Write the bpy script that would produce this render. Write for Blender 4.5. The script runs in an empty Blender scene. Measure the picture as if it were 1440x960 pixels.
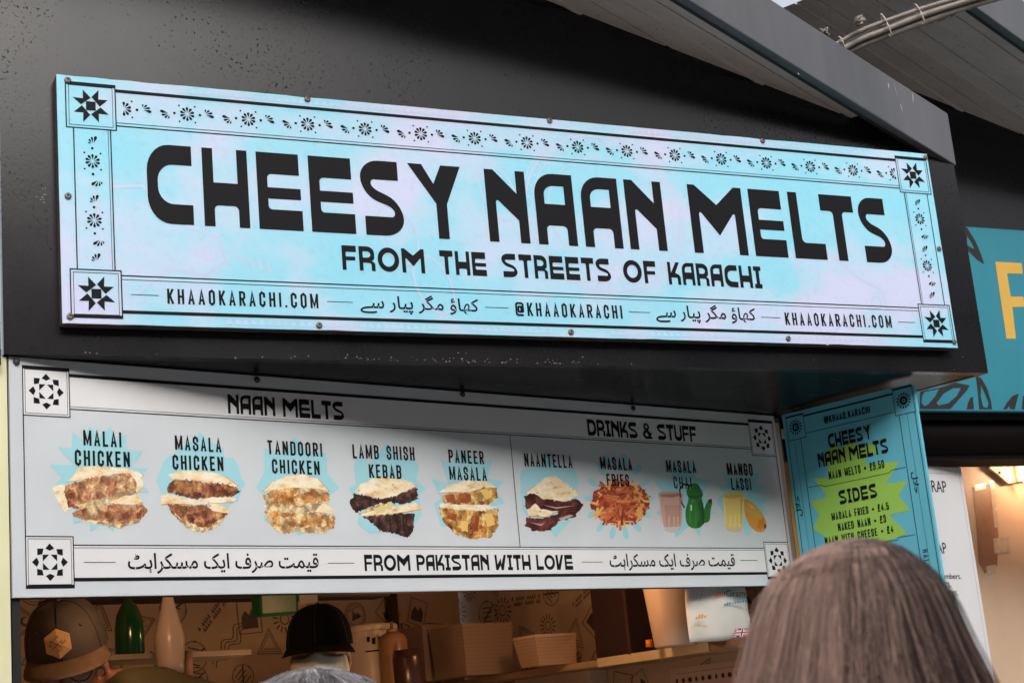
import bpy, bmesh, math, random
from mathutils import Vector, Matrix
from mathutils.geometry import tessellate_polygon
rad = math.radians
RNG = random.Random(7)
SC = bpy.context.scene
COL = SC.collection

# ------------------------------------------------------------------ camera
F_PX = 2300.0
CAM = Vector((0.0, 0.0, 1.6))
RM = Matrix(((0.90223418, 0.02330943, 0.43061602),
             (-0.42176096, 0.25597306, 0.86982497),
             (-0.08995097, -0.96640285, 0.24077865)))
cam_data = bpy.data.cameras.new('camera')
cam = bpy.data.objects.new('camera', cam_data)
COL.objects.link(cam)
cx, cy, cz = RM.col[0], -RM.col[1], -RM.col[2]
m4 = Matrix.Identity(4)
for i in range(3):
    m4[i][0], m4[i][1], m4[i][2], m4[i][3] = cx[i], cy[i], cz[i], CAM[i]
cam.matrix_world = m4
cam_data.sensor_width = 36.0
cam_data.lens = F_PX / 1440.0 * 36.0
cam_data.clip_start = 0.05
cam_data.clip_end = 500.0
cam_data.dof.use_dof = True
cam_data.dof.focus_distance = 4.4
cam_data.dof.aperture_fstop = 9.0
SC.camera = cam

# ------------------------------------------------------------------ light
SUN_DIR = Vector((-0.16, -1.0, 0.58)).normalized()      # towards the sun: low, in front of the kiosks, from the left
world = bpy.data.worlds.new('World')
SC.world = world
world.use_nodes = True
wn_ = world.node_tree.nodes
bg = wn_['Background']
sky = wn_.new('ShaderNodeTexSky')
sky.sky_type = 'NISHITA'
sky.sun_disc = False
sky.sun_elevation = math.asin(SUN_DIR.z)
sky.sun_rotation = math.atan2(SUN_DIR.x, SUN_DIR.y)
sky.air_density = 1.0
sky.dust_density = 4.0
sky.ozone_density = 1.0
hsv = wn_.new('ShaderNodeHueSaturation')
hsv.inputs['Saturation'].default_value = 0.35
world.node_tree.links.new(sky.outputs[0], hsv.inputs['Color'])
world.node_tree.links.new(hsv.outputs[0], bg.inputs['Color'])
bg.inputs['Strength'].default_value = 0.135
sun_data = bpy.data.lights.new('sun', 'SUN')
sun_data.energy = 0.95
sun_data.angle = rad(52)
sun_data.color = (1.0, 0.97, 0.93)
sun = bpy.data.objects.new('sun', sun_data)
COL.objects.link(sun)
sun.location = SUN_DIR * 30
sun.rotation_euler = SUN_DIR.to_track_quat('Z', 'Y').to_euler()
SC.view_settings.view_transform = 'Standard'
SC.view_settings.look = 'None'
SC.view_settings.gamma = 1.0
SC.view_settings.exposure = 0.78
SC.cycles.max_bounces = 8

# ------------------------------------------------------------------ geometry helpers
def V(*a):
    return Vector(a)
def ray(px, py):
    return RM @ Vector((px - 720.0, py - 480.0, F_PX))
def hit(px, py, P, N):
    r = ray(px, py)
    return CAM + r * ((Vector(P) - CAM).dot(N) / r.dot(N))
def at(px, py, depth):
    """the point seen at a pixel of the photograph, `depth` metres along the view axis"""
    return CAM + ray(px, py) / F_PX * depth
Z = V(0, 0, 1)

def lin(r, g=None, b=None):
    if g is None:
        g = b = r
    def f(c):
        c /= 255.0
        return c / 12.92 if c <= 0.04045 else ((c + 0.055) / 1.055) ** 2.4
    return (f(r), f(g), f(b), 1.0)

class MB:
    """collects polygons in world space, then links them as ONE mesh object"""
    def __init__(s):
        s.v = []; s.f = []; s.c = []; s.m = []; s.smooth = []
    def add(s, verts, faces, col=None, mi=0, smooth=False):
        b = len(s.v)
        s.v.extend(Vector(v) for v in verts)
        for f in faces:
            s.f.append([b + i for i in f]); s.c.append(col); s.m.append(mi); s.smooth.append(smooth)
        return s
    def quad(s, a, b, c, d, col=None, mi=0):
        return s.add((a, b, c, d), ((0, 1, 2, 3),), col, mi)
    def prism(s, poly, ext, col=None, mi=0):
        """closed polygon (3D points) extruded by the vector ext"""
        n = len(poly)
        vs = [Vector(p) for p in poly] + [Vector(p) + ext for p in poly]
        fs = [tuple(range(n)), tuple(range(2 * n - 1, n - 1, -1))]
        for i in range(n):
            j = (i + 1) % n
            fs.append((i, i + n, j + n, j))
        return s.add(vs, fs, col, mi)
    def box(s, o, a, b, c, col=None, mi=0, bev=0.0):
        """box with corner o and edge vectors a, b, c"""
        o, a, b, c = Vector(o), Vector(a), Vector(b), Vector(c)
        if bev <= 0:
            vs = [o, o + a, o + a + b, o + b, o + c, o + a + c, o + a + b + c, o + b + c]
            return s.add(vs, ((0, 3, 2, 1), (4, 5, 6, 7), (0, 1, 5, 4), (1, 2, 6, 5), (2, 3, 7, 6), (3, 0, 4, 7)), col, mi)
        bm = bmesh.new()
        vv = [bm.verts.new(x) for x in (o, o + a, o + a + b, o + b, o + c, o + a + c, o + a + b + c, o + b + c)]
        for f in ((0, 3, 2, 1), (4, 5, 6, 7), (0, 1, 5, 4), (1, 2, 6, 5), (2, 3, 7, 6), (3, 0, 4, 7)):
            bm.faces.new([vv[i] for i in f])
        bmesh.ops.bevel(bm, geom=list(bm.edges), offset=bev, segments=2, affect='EDGES', profile=0.6)
        bm.verts.index_update()
        s.add([v.co.copy() for v in bm.verts], [[v.index for v in f.verts] for f in bm.faces], col, mi)
        bm.free()
        return s
    def tube(s, pts, r, n=6, col=None, mi=0, caps=True, smooth=True):
        pts = [Vector(p) for p in pts]
        k = len(pts)
        rs = r if isinstance(r, (list, tuple)) else [r] * k
        vs, fs = [], []
        up = None
        for i, p in enumerate(pts):
            d = (pts[min(i + 1, k - 1)] - pts[max(i - 1, 0)])
            d = d.normalized() if d.length > 1e-9 else Z.copy()
            if up is None:
                up = Z if abs(d.z) < 0.9 else V(1, 0, 0)
            sx = d.cross(up)
            if sx.length < 1e-6:
                sx = d.orthogonal()
            sx.normalize()
            sy = sx.cross(d).normalized()
            up = sy
            for j in range(n):
                a = 2 * math.pi * j / n
                vs.append(p + (sx * math.cos(a) + sy * math.sin(a)) * rs[i])
        for i in range(k - 1):
            for j in range(n):
                j2 = (j + 1) % n
                fs.append((i * n + j, i * n + j2, (i + 1) * n + j2, (i + 1) * n + j))
        s.add(vs, fs, col, mi, smooth)
        if caps:
            b = len(s.v) - len(vs)
            s.f.append([b + j for j in range(n)][::-1]); s.c.append(col); s.m.append(mi); s.smooth.append(False)
            s.f.append([b + (k - 1) * n + j for j in range(n)]); s.c.append(col); s.m.append(mi); s.smooth.append(False)
        return s
    def lathe(s, base, axis, prof, n=24, col=None, mi=0, flat=1.0, side=None):
        """profile [(r, h), ...] turned about axis through base"""
        axis = Vector(axis).normalized()
        sx = (axis.orthogonal() if side is None else Vector(side)).normalized()
        sy = axis.cross(sx).normalized()
        vs, fs = [], []
        for r, h in prof:
            for j in range(n):
                a = 2 * math.pi * j / n
                vs.append(Vector(base) + axis * h + (sx * math.cos(a) + sy * math.sin(a) * flat) * r)
        for i in range(len(prof) - 1):
            for j in range(n):
                j2 = (j + 1) % n
                fs.append((i * n + j, i * n + j2, (i + 1) * n + j2, (i + 1) * n + j))
        s.add(vs, fs, col, mi, True)
        b = len(s.v) - len(vs)
        for ring, rev in ((0, True), (len(prof) - 1, False)):
            f = [b + ring * n + j for j in range(n)]
            s.f.append(f[::-1] if rev else f); s.c.append(col); s.m.append(mi); s.smooth.append(False)
        return s
    def build(s, name, mats, parent=None, fix=True):
        root = None
        p = parent
        while p is not None:
            root = p; p = p.parent
        off = root.location.copy() if root is not None else V(0, 0, 0)
        me = bpy.data.meshes.new(name)
        if root is None and s.v:
            lo = [min(v[i] for v in s.v) for i in range(3)]; hi = [max(v[i] for v in s.v) for i in range(3)]
            off = V((lo[0] + hi[0]) / 2, (lo[1] + hi[1]) / 2, lo[2])
        me.from_pydata([v - off for v in s.v], [], s.f)
        if any(c is not None for c in s.c):
            at_ = me.color_attributes.new('Col', 'FLOAT_COLOR', 'CORNER')
            li = 0
            buf = []
            for f, c in zip(s.f, s.c):
                c = c or (1, 1, 1, 1)
                for _ in f:
                    buf.extend(c)
            at_.data.foreach_set('color', buf)
        if not isinstance(mats, (list, tuple)):
            mats = [mats]
        for mt in mats:
            me.materials.append(mt)
        me.polygons.foreach_set('material_index', s.m)
        me.polygons.foreach_set('use_smooth', s.smooth)
        me.update()
        if fix:
            bm = bmesh.new(); bm.from_mesh(me)
            bmesh.ops.recalc_face_normals(bm, faces=bm.faces)
            bm.to_mesh(me); bm.free()
        o = bpy.data.objects.new(name, me)
        COL.objects.link(o)
        if parent is not None:
            o.parent = parent
        else:
            o.location = off
        return o

def thing(name, label, cat, loc, group=None):
    o = bpy.data.objects.new(name, None)
    COL.objects.link(o)
    o.location = Vector(loc)
    o.empty_display_size = 0.1
    o['label'] = label; o['category'] = cat
    if group: o['group'] = group
    return o
def tag(o, label, cat, group=None):
    o['label'] = label; o['category'] = cat
    if group: o['group'] = group
    return o
def structure(o):
    o['kind'] = 'structure'
    return o

# ------------------------------------------------------------------ materials
class NT:
    def __init__(s, name):
        s.m = bpy.data.materials.new(name); s.m.use_nodes = True
        s.t = s.m.node_tree; s.b = s.t.nodes['Principled BSDF']
    def n(s, typ, **kw):
        x = s.t.nodes.new(typ)
        for k, v in kw.items():
            if k in x.inputs: x.inputs[k].default_value = v
            else: setattr(x, k, v)
        return x
    def l(s, a, b): s.t.links.new(a, b)
    def coord(s, scale=(1, 1, 1), rot=(0, 0, 0)):
        c = s.n('ShaderNodeTexCoord'); mp = s.n('ShaderNodeMapping')
        mp.inputs['Scale'].default_value = scale; mp.inputs['Rotation'].default_value = rot
        s.l(c.outputs['Object'], mp.inputs['Vector'])
        return mp.outputs[0]
    def ramp(s, src, stops):
        r = s.n('ShaderNodeValToRGB')
        e = r.color_ramp.elements
        e[0].position, e[0].color = stops[0]
        e[1].position, e[1].color = stops[1]
        for p, c in stops[2:]:
            x = e.new(p); x.color = c
        s.l(src, r.inputs[0])
        return r.outputs[0]
    def noise(s, vec, scale, detail=4, rough=0.55, out='Fac'):
        x = s.n('ShaderNodeTexNoise', Scale=scale, Detail=detail, Roughness=rough)
        s.l(vec, x.inputs['Vector'])
        return x.outputs[out]
    def mix(s, fac, a, b, mode='MIX'):
        x = s.n('ShaderNodeMix', data_type='RGBA', blend_type=mode)
        for src, i in ((fac, 0), (a, 6), (b, 7)):
            if hasattr(src, 'is_linked') or hasattr(src, 'links'): s.l(src, x.inputs[i])
            else: x.inputs[i].default_value = src
        return x.outputs[2]
    def bump(s, h, strength=0.2, dist=0.01):
        x = s.n('ShaderNodeBump', Strength=strength, Distance=dist)
        s.l(h, x.inputs['Height']); s.l(x.outputs[0], s.b.inputs['Normal'])

def simple(name, col, rough=0.5, var=0.12, vscale=9.0, bump=0.0, bscale=120.0, metal=0.0, spec=0.5, coat=0.0, stretch=(1, 1, 1)):
    """one colour with a little procedural variation, wear and roughness"""
    t = NT(name)
    co = t.coord(stretch)
    nz = t.noise(co, vscale, 5)
    a = tuple(min(1, c * (1 - var)) for c in col[:3]) + (1,)
    b = tuple(min(1, c * (1 + var)) for c in col[:3]) + (1,)
    t.l(t.ramp(nz, [(0.3, a), (0.7, b)]), t.b.inputs['Base Color'])
    rr = t.n('ShaderNodeMapRange'); rr.inputs[3].default_value = max(0.03, rough - 0.08); rr.inputs[4].default_value = min(1, rough + 0.08)
    t.l(nz, rr.inputs[0]); t.l(rr.outputs[0], t.b.inputs['Roughness'])
    t.b.inputs['Metallic'].default_value = metal
    t.b.inputs['Specular IOR Level'].default_value = spec
    t.b.inputs['Coat Weight'].default_value = coat
    if bump > 0:
        t.bump(t.noise(co, bscale, 3), bump, 0.002)
    return t.m

def printed(name='printed_ink', rough=0.42):
    """ink colours stored per face: flat print on a board"""
    t = NT(name)
    at_ = t.n('ShaderNodeVertexColor'); at_.layer_name = 'Col'
    t.l(at_.outputs[0], t.b.inputs['Base Color'])
    t.b.inputs['Roughness'].default_value = rough
    t.b.inputs['Specular IOR Level'].default_value = 0.3
    return t.m
M = {}
M['print'] = printed()
M['ink'] = simple('black_ink', (0.008, 0.0075, 0.0095), 0.6, 0.1, 3, spec=0.14)

# ------------------------------------------------------------------ flat artwork on a board
def round_poly(pts, seg=7):
    """polygon whose points may carry a corner radius as third value"""
    out = []
    n = len(pts)
    for i, p in enumerate(pts):
        if len(p) < 3 or p[2] <= 0:
            out.append((p[0], p[1])); continue
        a = Vector(pts[i - 1][:2]); b = Vector(p[:2]); c = Vector(pts[(i + 1) % n][:2])
        d1 = (a - b); d2 = (c - b)
        l1, l2 = d1.length, d2.length
        d1.normalize(); d2.normalize()
        r1 = min(p[2], l1 * 0.5); r2 = min(p[2], l2 * 0.5)
        p1 = b + d1 * r1; p2 = b + d2 * r2
        k = 0.55
        q1 = p1 - d1 * r1 * k; q2 = p2 - d2 * r2 * k
        for j in range(seg + 1):
            t = j / seg
            q = p1 * (1 - t) ** 3 + q1 * 3 * t * (1 - t) ** 2 + q2 * 3 * t * t * (1 - t) + p2 * t ** 3
            out.append((q.x, q.y))
    return out

def ellipse(cx_, cy_, rx, ry, n=28, a0=0.0, rot=0.0):
    o = []
    for i in range(n):
        a = a0 + 2 * math.pi * i / n
        x, y = rx * math.cos(a), ry * math.sin(a)
        o.append((cx_ + x * math.cos(rot) - y * math.sin(rot), cy_ + x * math.sin(rot) + y * math.cos(rot)))
    return o

class Art:
    """polygons drawn in the (u, v) plane of a board, metres, a hair in front of its face"""
    def __init__(s, fr, layer=0.0006):
        s.fr = fr; s.mb = MB(); s.h = layer; s.mi = 0
    def w(s, u, v, extra=0.0):
        return s.fr.O + s.fr.U * u + s.fr.V * v + s.fr.N * (s.h + extra)
    def poly(s, pts, holes=(), col=None, lift=None):
        """lift: small extra height so that later prints lie on earlier ones"""
        loops = [pts] + list(holes)
        tri = tessellate_polygon([[Vector((p[0], p[1], 0)) for p in lp] for lp in loops])
        flat = [p for lp in loops for p in lp]
        if lift is None:
            s.h += 0.0000015
        s.mb.add([s.w(p[0], p[1], lift or 0.0) for p in flat], [t for t in tri], col, s.mi)
    def tri(s, pts, faces, col=None):
        s.h += 0.000002
        s.mb.add([s.w(p[0], p[1]) for p in pts], faces, col, s.mi)
    def rect(s, u0, v0, u1, v1, col=None):
        s.poly([(u0, v0), (u1, v0), (u1, v1), (u0, v1)], col=col)
    def frame(s, u0, v0, u1, v1, t, top=None, bottom=None, col=None):
        top = t if top is None else top; bottom = t if bottom is None else bottom
        s.rect(u0, v0, u1, v0 + bottom, col); s.rect(u0, v1 - top, u1, v1, col)
        s.rect(u0, v0 + bottom, u0 + t, v1 - top, col); s.rect(u1 - t, v0 + bottom, u1, v1 - top, col)
    def stroke(s, pts, wd, closed=False, cap=0.0, col=None):
        P = [Vector(p[:2]) for p in pts]
        n = len(P)
        if n < 2: return
        h = wd / 2
        if cap and not closed:
            P[0] = P[0] + (P[0] - P[1]).normalized() * cap
            P[-1] = P[-1] + (P[-1] - P[-2]).normalized() * cap
        L, R = [], []
        for i in range(n):
            a = P[i - 1] if (closed or i > 0) else None
            c = P[(i + 1) % n] if (closed or i < n - 1) else None
            d1 = (P[i] - a).normalized() if a is not None else None
            d2 = (c - P[i]).normalized() if c is not None else None
            if d1 is None: d1 = d2
            if d2 is None: d2 = d1
            n1 = Vector((-d1.y, d1.x)); n2 = Vector((-d2.y, d2.x))
            mm = n1 + n2
            if mm.length < 1e-6: mm = n1.copy()
            mm.normalize()
            k = h / max(0.42, mm.dot(n1))
            L.append(P[i] + mm * k); R.append(P[i] - mm * k)
        fs = []
        m = n if closed else n - 1
        for i in range(m):
            j = (i + 1) % n
            fs.append((i, n + i, n + j, j))
        s.tri([(p.x, p.y) for p in L + R], fs, col)
    def build(s, name, mat, parent):
        o = s.mb.build(name, mat, parent, fix=False)
        return o

class Frame:
    def __init__(s, O, U, Vv=Z):
        s.O = Vector(O); s.U = Vector(U).normalized(); s.V = Vector(Vv).normalized(); s.N = s.U.cross(s.V).normalized()
    def uv(s, px, py):
        p = hit(px, py, s.O, s.N) - s.O
        return p.dot(s.U), p.dot(s.V)
    def P(s, u, v, n=0.0):
        return s.O + s.U * u + s.V * v + s.N * n

# heavy display lettering; cap height 1
def _o(w):
    return (w, [ellipse(w / 2, 0.5, w / 2, 0.5, 32)], [[ellipse(w / 2, 0.5, w / 2 - 0.17, 0.29, 28, 0, -0.12)]])
DISPLAY = {
 'C': (.62, [[(.62,1),(0,1,.34),(0,0,.34),(.62,0),(.62,.25),(.145,.25,.21),(.145,.75,.21),(.62,.75)]], [[]]),
 'H': (.62, [[(0,0),(0,1),(.145,1),(.145,.56),(.475,.56),(.475,1),(.62,1),(.62,0),(.475,0),(.475,.27,.06),(.145,.27,.06),(.145,0)]], [[]]),
 'E': (.62, [[(0,0),(0,1),(.6,1),(.6,.72),(.145,.72,.06),(.145,.545),(.61,.545),(.61,.4),(.145,.4),(.145,.26,.05),(.62,.26),(.62,0)]], [[]]),
 'S': (.66, [[(.61,1),(0,1,.30),(0,.53,.26),(.52,.37,.13),(.52,.25,.05),(.04,.25),(.04,0),(.66,0,.34),(.66,.45,.26),(.165,.63,.13),(.165,.745,.05),(.61,.745)]], [[]]),
 'Y': (.72, [[(0,1),(.19,1),(.335,.74),(.45,1),(.72,1),(.50,.47),(.50,0),(.355,0),(.355,.47)]], [[]]),
 'N': (.60, [[(0,0),(0,1),(.13,1),(.46,.68),(.46,1),(.6,1),(.6,0),(.46,0),(.46,.31),(.14,.61,.07),(.14,0)]], [[]]),
 'A': (.58, [[(0,0),(0,1,.30),(.58,1),(.58,0),(.445,0),(.445,.27,.06),(.14,.27,.06),(.14,0)]], [[[(.14,.57),(.14,.83,.2),(.445,.83),(.445,.57)]]]),
 'M': (.85, [[(0,0),(0,1),(.11,1),(.43,.72),(.73,1),(.85,1),(.85,0),(.71,0),(.71,.64,.08),(.43,.27),(.14,.64,.08),(.14,0)]], [[]]),
 'L': (.53, [[(0,0),(0,1),(.15,1),(.15,.24,.07),(.53,.24),(.53,0)]], [[]]),
 'T': (.56, [[(0,1),(.56,1),(.56,.75),(.36,.75,.06),(.36,0),(.205,0),(.205,.75,.06),(0,.75)]], [[]]),
 'F': (.52, [[(0,0),(0,1),(.52,1),(.52,.75),(.14,.75,.05),(.14,.55),(.48,.55),(.48,.4),(.14,.4),(.14,0)]], [[]]),
 'R': (.58, [[(0,0),(0,1),(.56,1,.26),(.56,.46,.12),(.45,.42),(.58,.33,.07),(.58,0),(.44,0),(.44,.33,.07),(.14,.33,.03),(.14,0)]], [[[(.14,.54),(.14,.80),(.42,.80,.13),(.42,.54,.13)]]]),
 'P': (.56, [[(0,0),(0,1),(.56,1,.28),(.56,.36,.28),(.14,.36),(.14,0)]], [[[(.14,.55),(.14,.80),(.42,.80,.13),(.42,.55,.13)]]]),
 'O': _o(.80),
 'K': (.57, [[(0,0),(0,1),(.14,1),(.14,.52),(.4,1),(.57,1),(.34,.52),(.57,.43,.13),(.57,0),(.43,0),(.43,.31,.05),(.14,.31),(.14,0)]], [[]]),
 'I': (.36, [[(0,0),(0,.2),(.1,.2),(.1,.8),(0,.8),(0,1),(.36,1),(.36,.8),(.26,.8),(.26,.2),(.36,.2),(.36,0)]], [[]]),
 'D': (.62, [[(0,0),(0,1),(.62,1,.40),(.62,0,.40)]], [[[(.145,.24),(.145,.76),(.475,.76,.22),(.475,.24,.22)]]]),
 'U': (.58, [[(0,1),(.14,1),(.14,.25,.12),(.44,.25,.12),(.44,1),(.58,1),(.58,0,.28),(0,0,.28)]], [[]]),
 'V': (.60, [[(0,1),(.17,1),(.21,.36),(.44,1),(.60,1),(.31,0),(.05,0)]], [[]]),
 'W': (.84, [[(0,1),(.15,1),(.18,.38),(.44,.78),(.47,.38),(.68,1),(.84,1),(.60,0),(.44,0),(.40,.32),(.20,0),(.05,0)]], [[]]),
 '&': (.70, [ellipse(.30,.28,.30,.28,24), ellipse(.30,.76,.22,.24,22), [(.28,.50),(.42,.52),(.70,.04),(.50,.0)], [(.50,.30),(.66,.42),(.70,.36),(.56,.2)]],
       [[ellipse(.30,.28,.15,.11,16)], [ellipse(.30,.77,.09,.10,16)], [], []]),
}
# light condensed lettering: centre lines in a unit box (x, y[, corner radius])
Rr = .55
COND = {
 'A': (1.0, [[(0,0),(.5,1),(1,0)], [(.19,.27),(.81,.27)]]),
 'B': (1.0, [[(0,0),(0,1),(1,1,Rr),(1,.52,Rr),(0,.52)], [(0,.52),(1,.52,Rr),(1,0,Rr),(0,0)]]),
 'C': (1.0, [[(1,.70),(1,1,Rr),(0,1,Rr),(0,0,Rr),(1,0,Rr),(1,.30)]]),
 'D': (1.0, [[(0,0),(0,1),(1,1,Rr),(1,0,Rr),(0,0)]]),
 'E': (.86, [[(1,1),(0,1),(0,0),(1,0)], [(0,.51),(.85,.51)]]),
 'F': (.84, [[(1,1),(0,1),(0,0)], [(0,.50),(.85,.50)]]),
 'G': (1.0, [[(1,.72),(1,1,Rr),(0,1,Rr),(0,0,Rr),(1,0,Rr),(1,.46),(.55,.46)]]),
 'H': (1.0, [[(0,0),(0,1)], [(1,0),(1,1)], [(0,.5),(1,.5)]]),
 'I': (0.0, [[(0,0),(0,1)]]),
 'K': (1.0, [[(0,0),(0,1)], [(1,1),(.08,.38)], [(.34,.56),(1,0)]]),
 'L': (.82, [[(0,1),(0,0),(1,0)]]),
 'M': (1.5, [[(0,0),(0,1)], [(0,1),(.5,.12),(1,1)], [(1,1),(1,0)]]),
 'N': (1.05, [[(0,0),(0,1)], [(0,1),(1,0)], [(1,0),(1,1)]]),
 'O': (1.0, [[(0,0,Rr),(0,1,Rr),(1,1,Rr),(1,0,Rr),'c']]),
 'P': (1.0, [[(0,0),(0,1),(1,1,Rr),(1,.44,Rr),(0,.44)]]),
 'R': (1.0, [[(0,0),(0,1),(1,1,Rr),(1,.48,Rr),(0,.48)], [(.5,.48),(1,0)]]),
 'S': (1.0, [[(1,.70),(1,1,Rr),(0,1,Rr),(0,.56,.5),(1,.44,.5),(1,0,Rr),(0,0,Rr),(0,.30)]]),
 'T': (.95, [[(0,1),(1,1)], [(.5,1),(.5,0)]]),
 'U': (1.0, [[(0,1),(0,0,Rr),(1,0,Rr),(1,1)]]),
 'W': (1.5, [[(0,1),(.25,0),(.5,.9),(.75,0),(1,1)]]),
 '@': (1.9, [[(.72,.34),(.72,.70),(.30,.70,.2),(.30,.28,.2),(.72,.28,.2),(1,.28,.2),(1,1,Rr),(0,1,Rr),(0,0,Rr),(.9,0)]]),
 '0': (1.0, [[(0,0,Rr),(0,1,Rr),(1,1,Rr),(1,0,Rr),'c']]),
 '3': (1.0, [[(0,.76),(0,1,Rr),(1,1,Rr),(1,.52,Rr),(.4,.52)], [(.4,.52),(1,.52,Rr),(1,0,Rr),(0,0,Rr),(0,.24)]]),
 '4': (1.0, [[(.75,0),(.75,1),(0,.28),(1.05,.28)]]),
 '5': (1.0, [[(.95,1),(.05,1),(.05,.56),(1,.60,Rr),(1,0,Rr),(0,0,Rr),(0,.24)]]),
 '9': (1.0, [[(1,.5),(0,.46,Rr),(0,1,Rr),(1,1,Rr),(1,0,Rr),(0,0,Rr),(0,.22)]]),
 '£': (1.0, [[(1,.74),(1,1,Rr),(.25,1,Rr),(.25,.1),(.0,0),(1,0)], [(0,.48),(.8,.48)]]),
 '.': (0.0, [[(0,.0),(0,.02)]]),
 '•': (0.0, [[(0,.44),(0,.47)]]),
 '-': (.7, [[(0,.45),(1,.45)]]),
}
def cond_width(ch, bw, st):
    if ch == ' ': return 0.30
    if ch == '•': return 0.26
    return COND[ch][0] * bw + st

def text_cond(art, s, u0, u1, v0, h, st=0.135, col=None, gap=0.085, v1=None):
    """condensed lettering from u0 to u1 on baseline v0 (v1 at the right end), cap height h"""
    v1 = v0 if v1 is None else v1
    bw = 0.235
    tot = sum(cond_width(c, bw, st) for c in s) + gap * (len(s) - 1)
    k = (u1 - u0) / (tot * h)
    x = 0.0
    for c in s:
        w = cond_width(c, bw, st)
        if c == '•':
            art.poly(ellipse(u0 + (x + w / 2) * h * k, v0 + (v1 - v0) * x * k * h / (u1 - u0) + .45 * h, .17 * h, .17 * h, 12), col=col)
        elif c != ' ':
            for stroke in COND[c][1]:
                closed = stroke[-1] == 'c'
                pts = [p for p in stroke if p != 'c']
                sx, sy = COND[c][0] * bw, 1 - st
                sp = [(x + st / 2 + p[0] * sx, st / 2 + p[1] * sy) + ((p[2] * bw,) if len(p) > 2 else ()) for p in pts]
                if closed:
                    rp = round_poly(sp, 5)
                else:
                    mid = round_poly(sp, 5)
                    rp = mid
                q = [(u0 + px_ * h * k, v0 + (v1 - v0) * (px_ * k * h) / max(1e-6, (u1 - u0)) + py_ * h) for px_, py_ in rp]
                art.stroke(q, st * h * (k if 0.8 < k < 1.25 else 1.0), closed, cap=0 if closed else st * h / 2 * 0.98, col=col)
        x += w + gap

def glyph(art, c, u0, u1, v0, h, col=None, va=None):
    w, outs, holes = DISPLAY[c]
    for o, hs in zip(outs, holes):
        k = (u1 - u0) / w
        f = lambda pts: [(u0 + p[0] * k, v0 + p[1] * h) for p in round_poly(pts)]
        art.poly(f(o), [f(hh) for hh in hs if hh], col)

def text_disp(art, s, u0, u1, v0, h, gap=0.10, space=0.36, col=None):
    tot = 0
    for i, c in enumerate(s):
        tot += space if c == ' ' else DISPLAY[c][0] + gap
    tot -= gap
    k = (u1 - u0) / tot
    x = 0
    for c in s:
        if c == ' ':
            x += space; continue
        w = DISPLAY[c][0]
        glyph(art, c, u0 + x * k, u0 + (x + w) * k, v0, h, col)
        x += w + gap

def text_font(art, s, u0, u1, v0, v1, col=None, rot=0, bold=0.0):
    """built-in vector font (used for the Urdu and the small lower-case words), fitted into a box"""
    cu = bpy.data.curves.new('t', 'FONT'); cu.body = s
    cu.resolution_u = 4
    cu.offset = bold
    ob = bpy.data.objects.new('t', cu)
    COL.objects.link(ob)
    dg = bpy.context.evaluated_depsgraph_get()
    me = bpy.data.meshes.new_from_object(ob.evaluated_get(dg))
    vs = [(v.co.x, v.co.y) for v in me.vertices]
    fs = [tuple(p.vertices) for p in me.polygons]
    bpy.data.objects.remove(ob); bpy.data.curves.remove(cu); bpy.data.meshes.remove(me)
    if not vs: return
    if rot == 90: vs = [(-y, x) for x, y in vs]
    if rot == -90: vs = [(y, -x) for x, y in vs]
    x0 = min(p[0] for p in vs); x1 = max(p[0] for p in vs); y0 = min(p[1] for p in vs); y1 = max(p[1] for p in vs)
    art.tri([(u0 + (p[0] - x0) / (x1 - x0) * (u1 - u0), v0 + (p[1] - y0) / (y1 - y0) * (v1 - v0)) for p in vs], fs, col)

URDU_EAT = ''.join(reversed('\uFB90\uFBAD\uFE8E\uFE85 \uFEE3\uFB95\uFEAE \uFB58\uFBFF\uFE8E\uFEAD \uFEB3\uFBAF'))
URDU_SMILE = ''.join(reversed('\uFED7\uFBFF\uFEE4\uFE96 \uFEBB\uFEAE\uFED1 \uFE8D\uFBFE\uFB8F \uFEE3\uFEB4\uFB91\uFEAE\uFE8D\uFBA8\uFB67'))
URDU_HALAL = '\uFEDD\uFEFC\uFEA3'

def star_eight(art, u, v, r, col=None):
    a = [(-130,290),(0,150),(-165,15),(-305,138),(-130,130)]
    for q in range(4):
        pts = []
        for x, y in a:
            for _ in range(q): x, y = y, -x
            pts.append((u + x / 305 * r, v + y / 305 * r))
        art.poly(pts, col=col)
    e = 82 / 305 * r
    art.rect(u - e, v - e, u + e, v + e, col)

def rosette_eight(art, u, v, r, col=None):
    k = r / 305
    shapes = [[(0,305),(77,222),(0,185),(-77,222)], [(-212,220),(-105,220),(-128,130),(-212,112)], [(-122,122),(-12,122),(-122,12)]]
    for sh in shapes:
        for q in range(4):
            pts = []
            for x, y in sh:
                for _ in range(q): x, y = y, -x
                pts.append((u + x * k, v + y * k))
            art.poly(pts, col=col)

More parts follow.
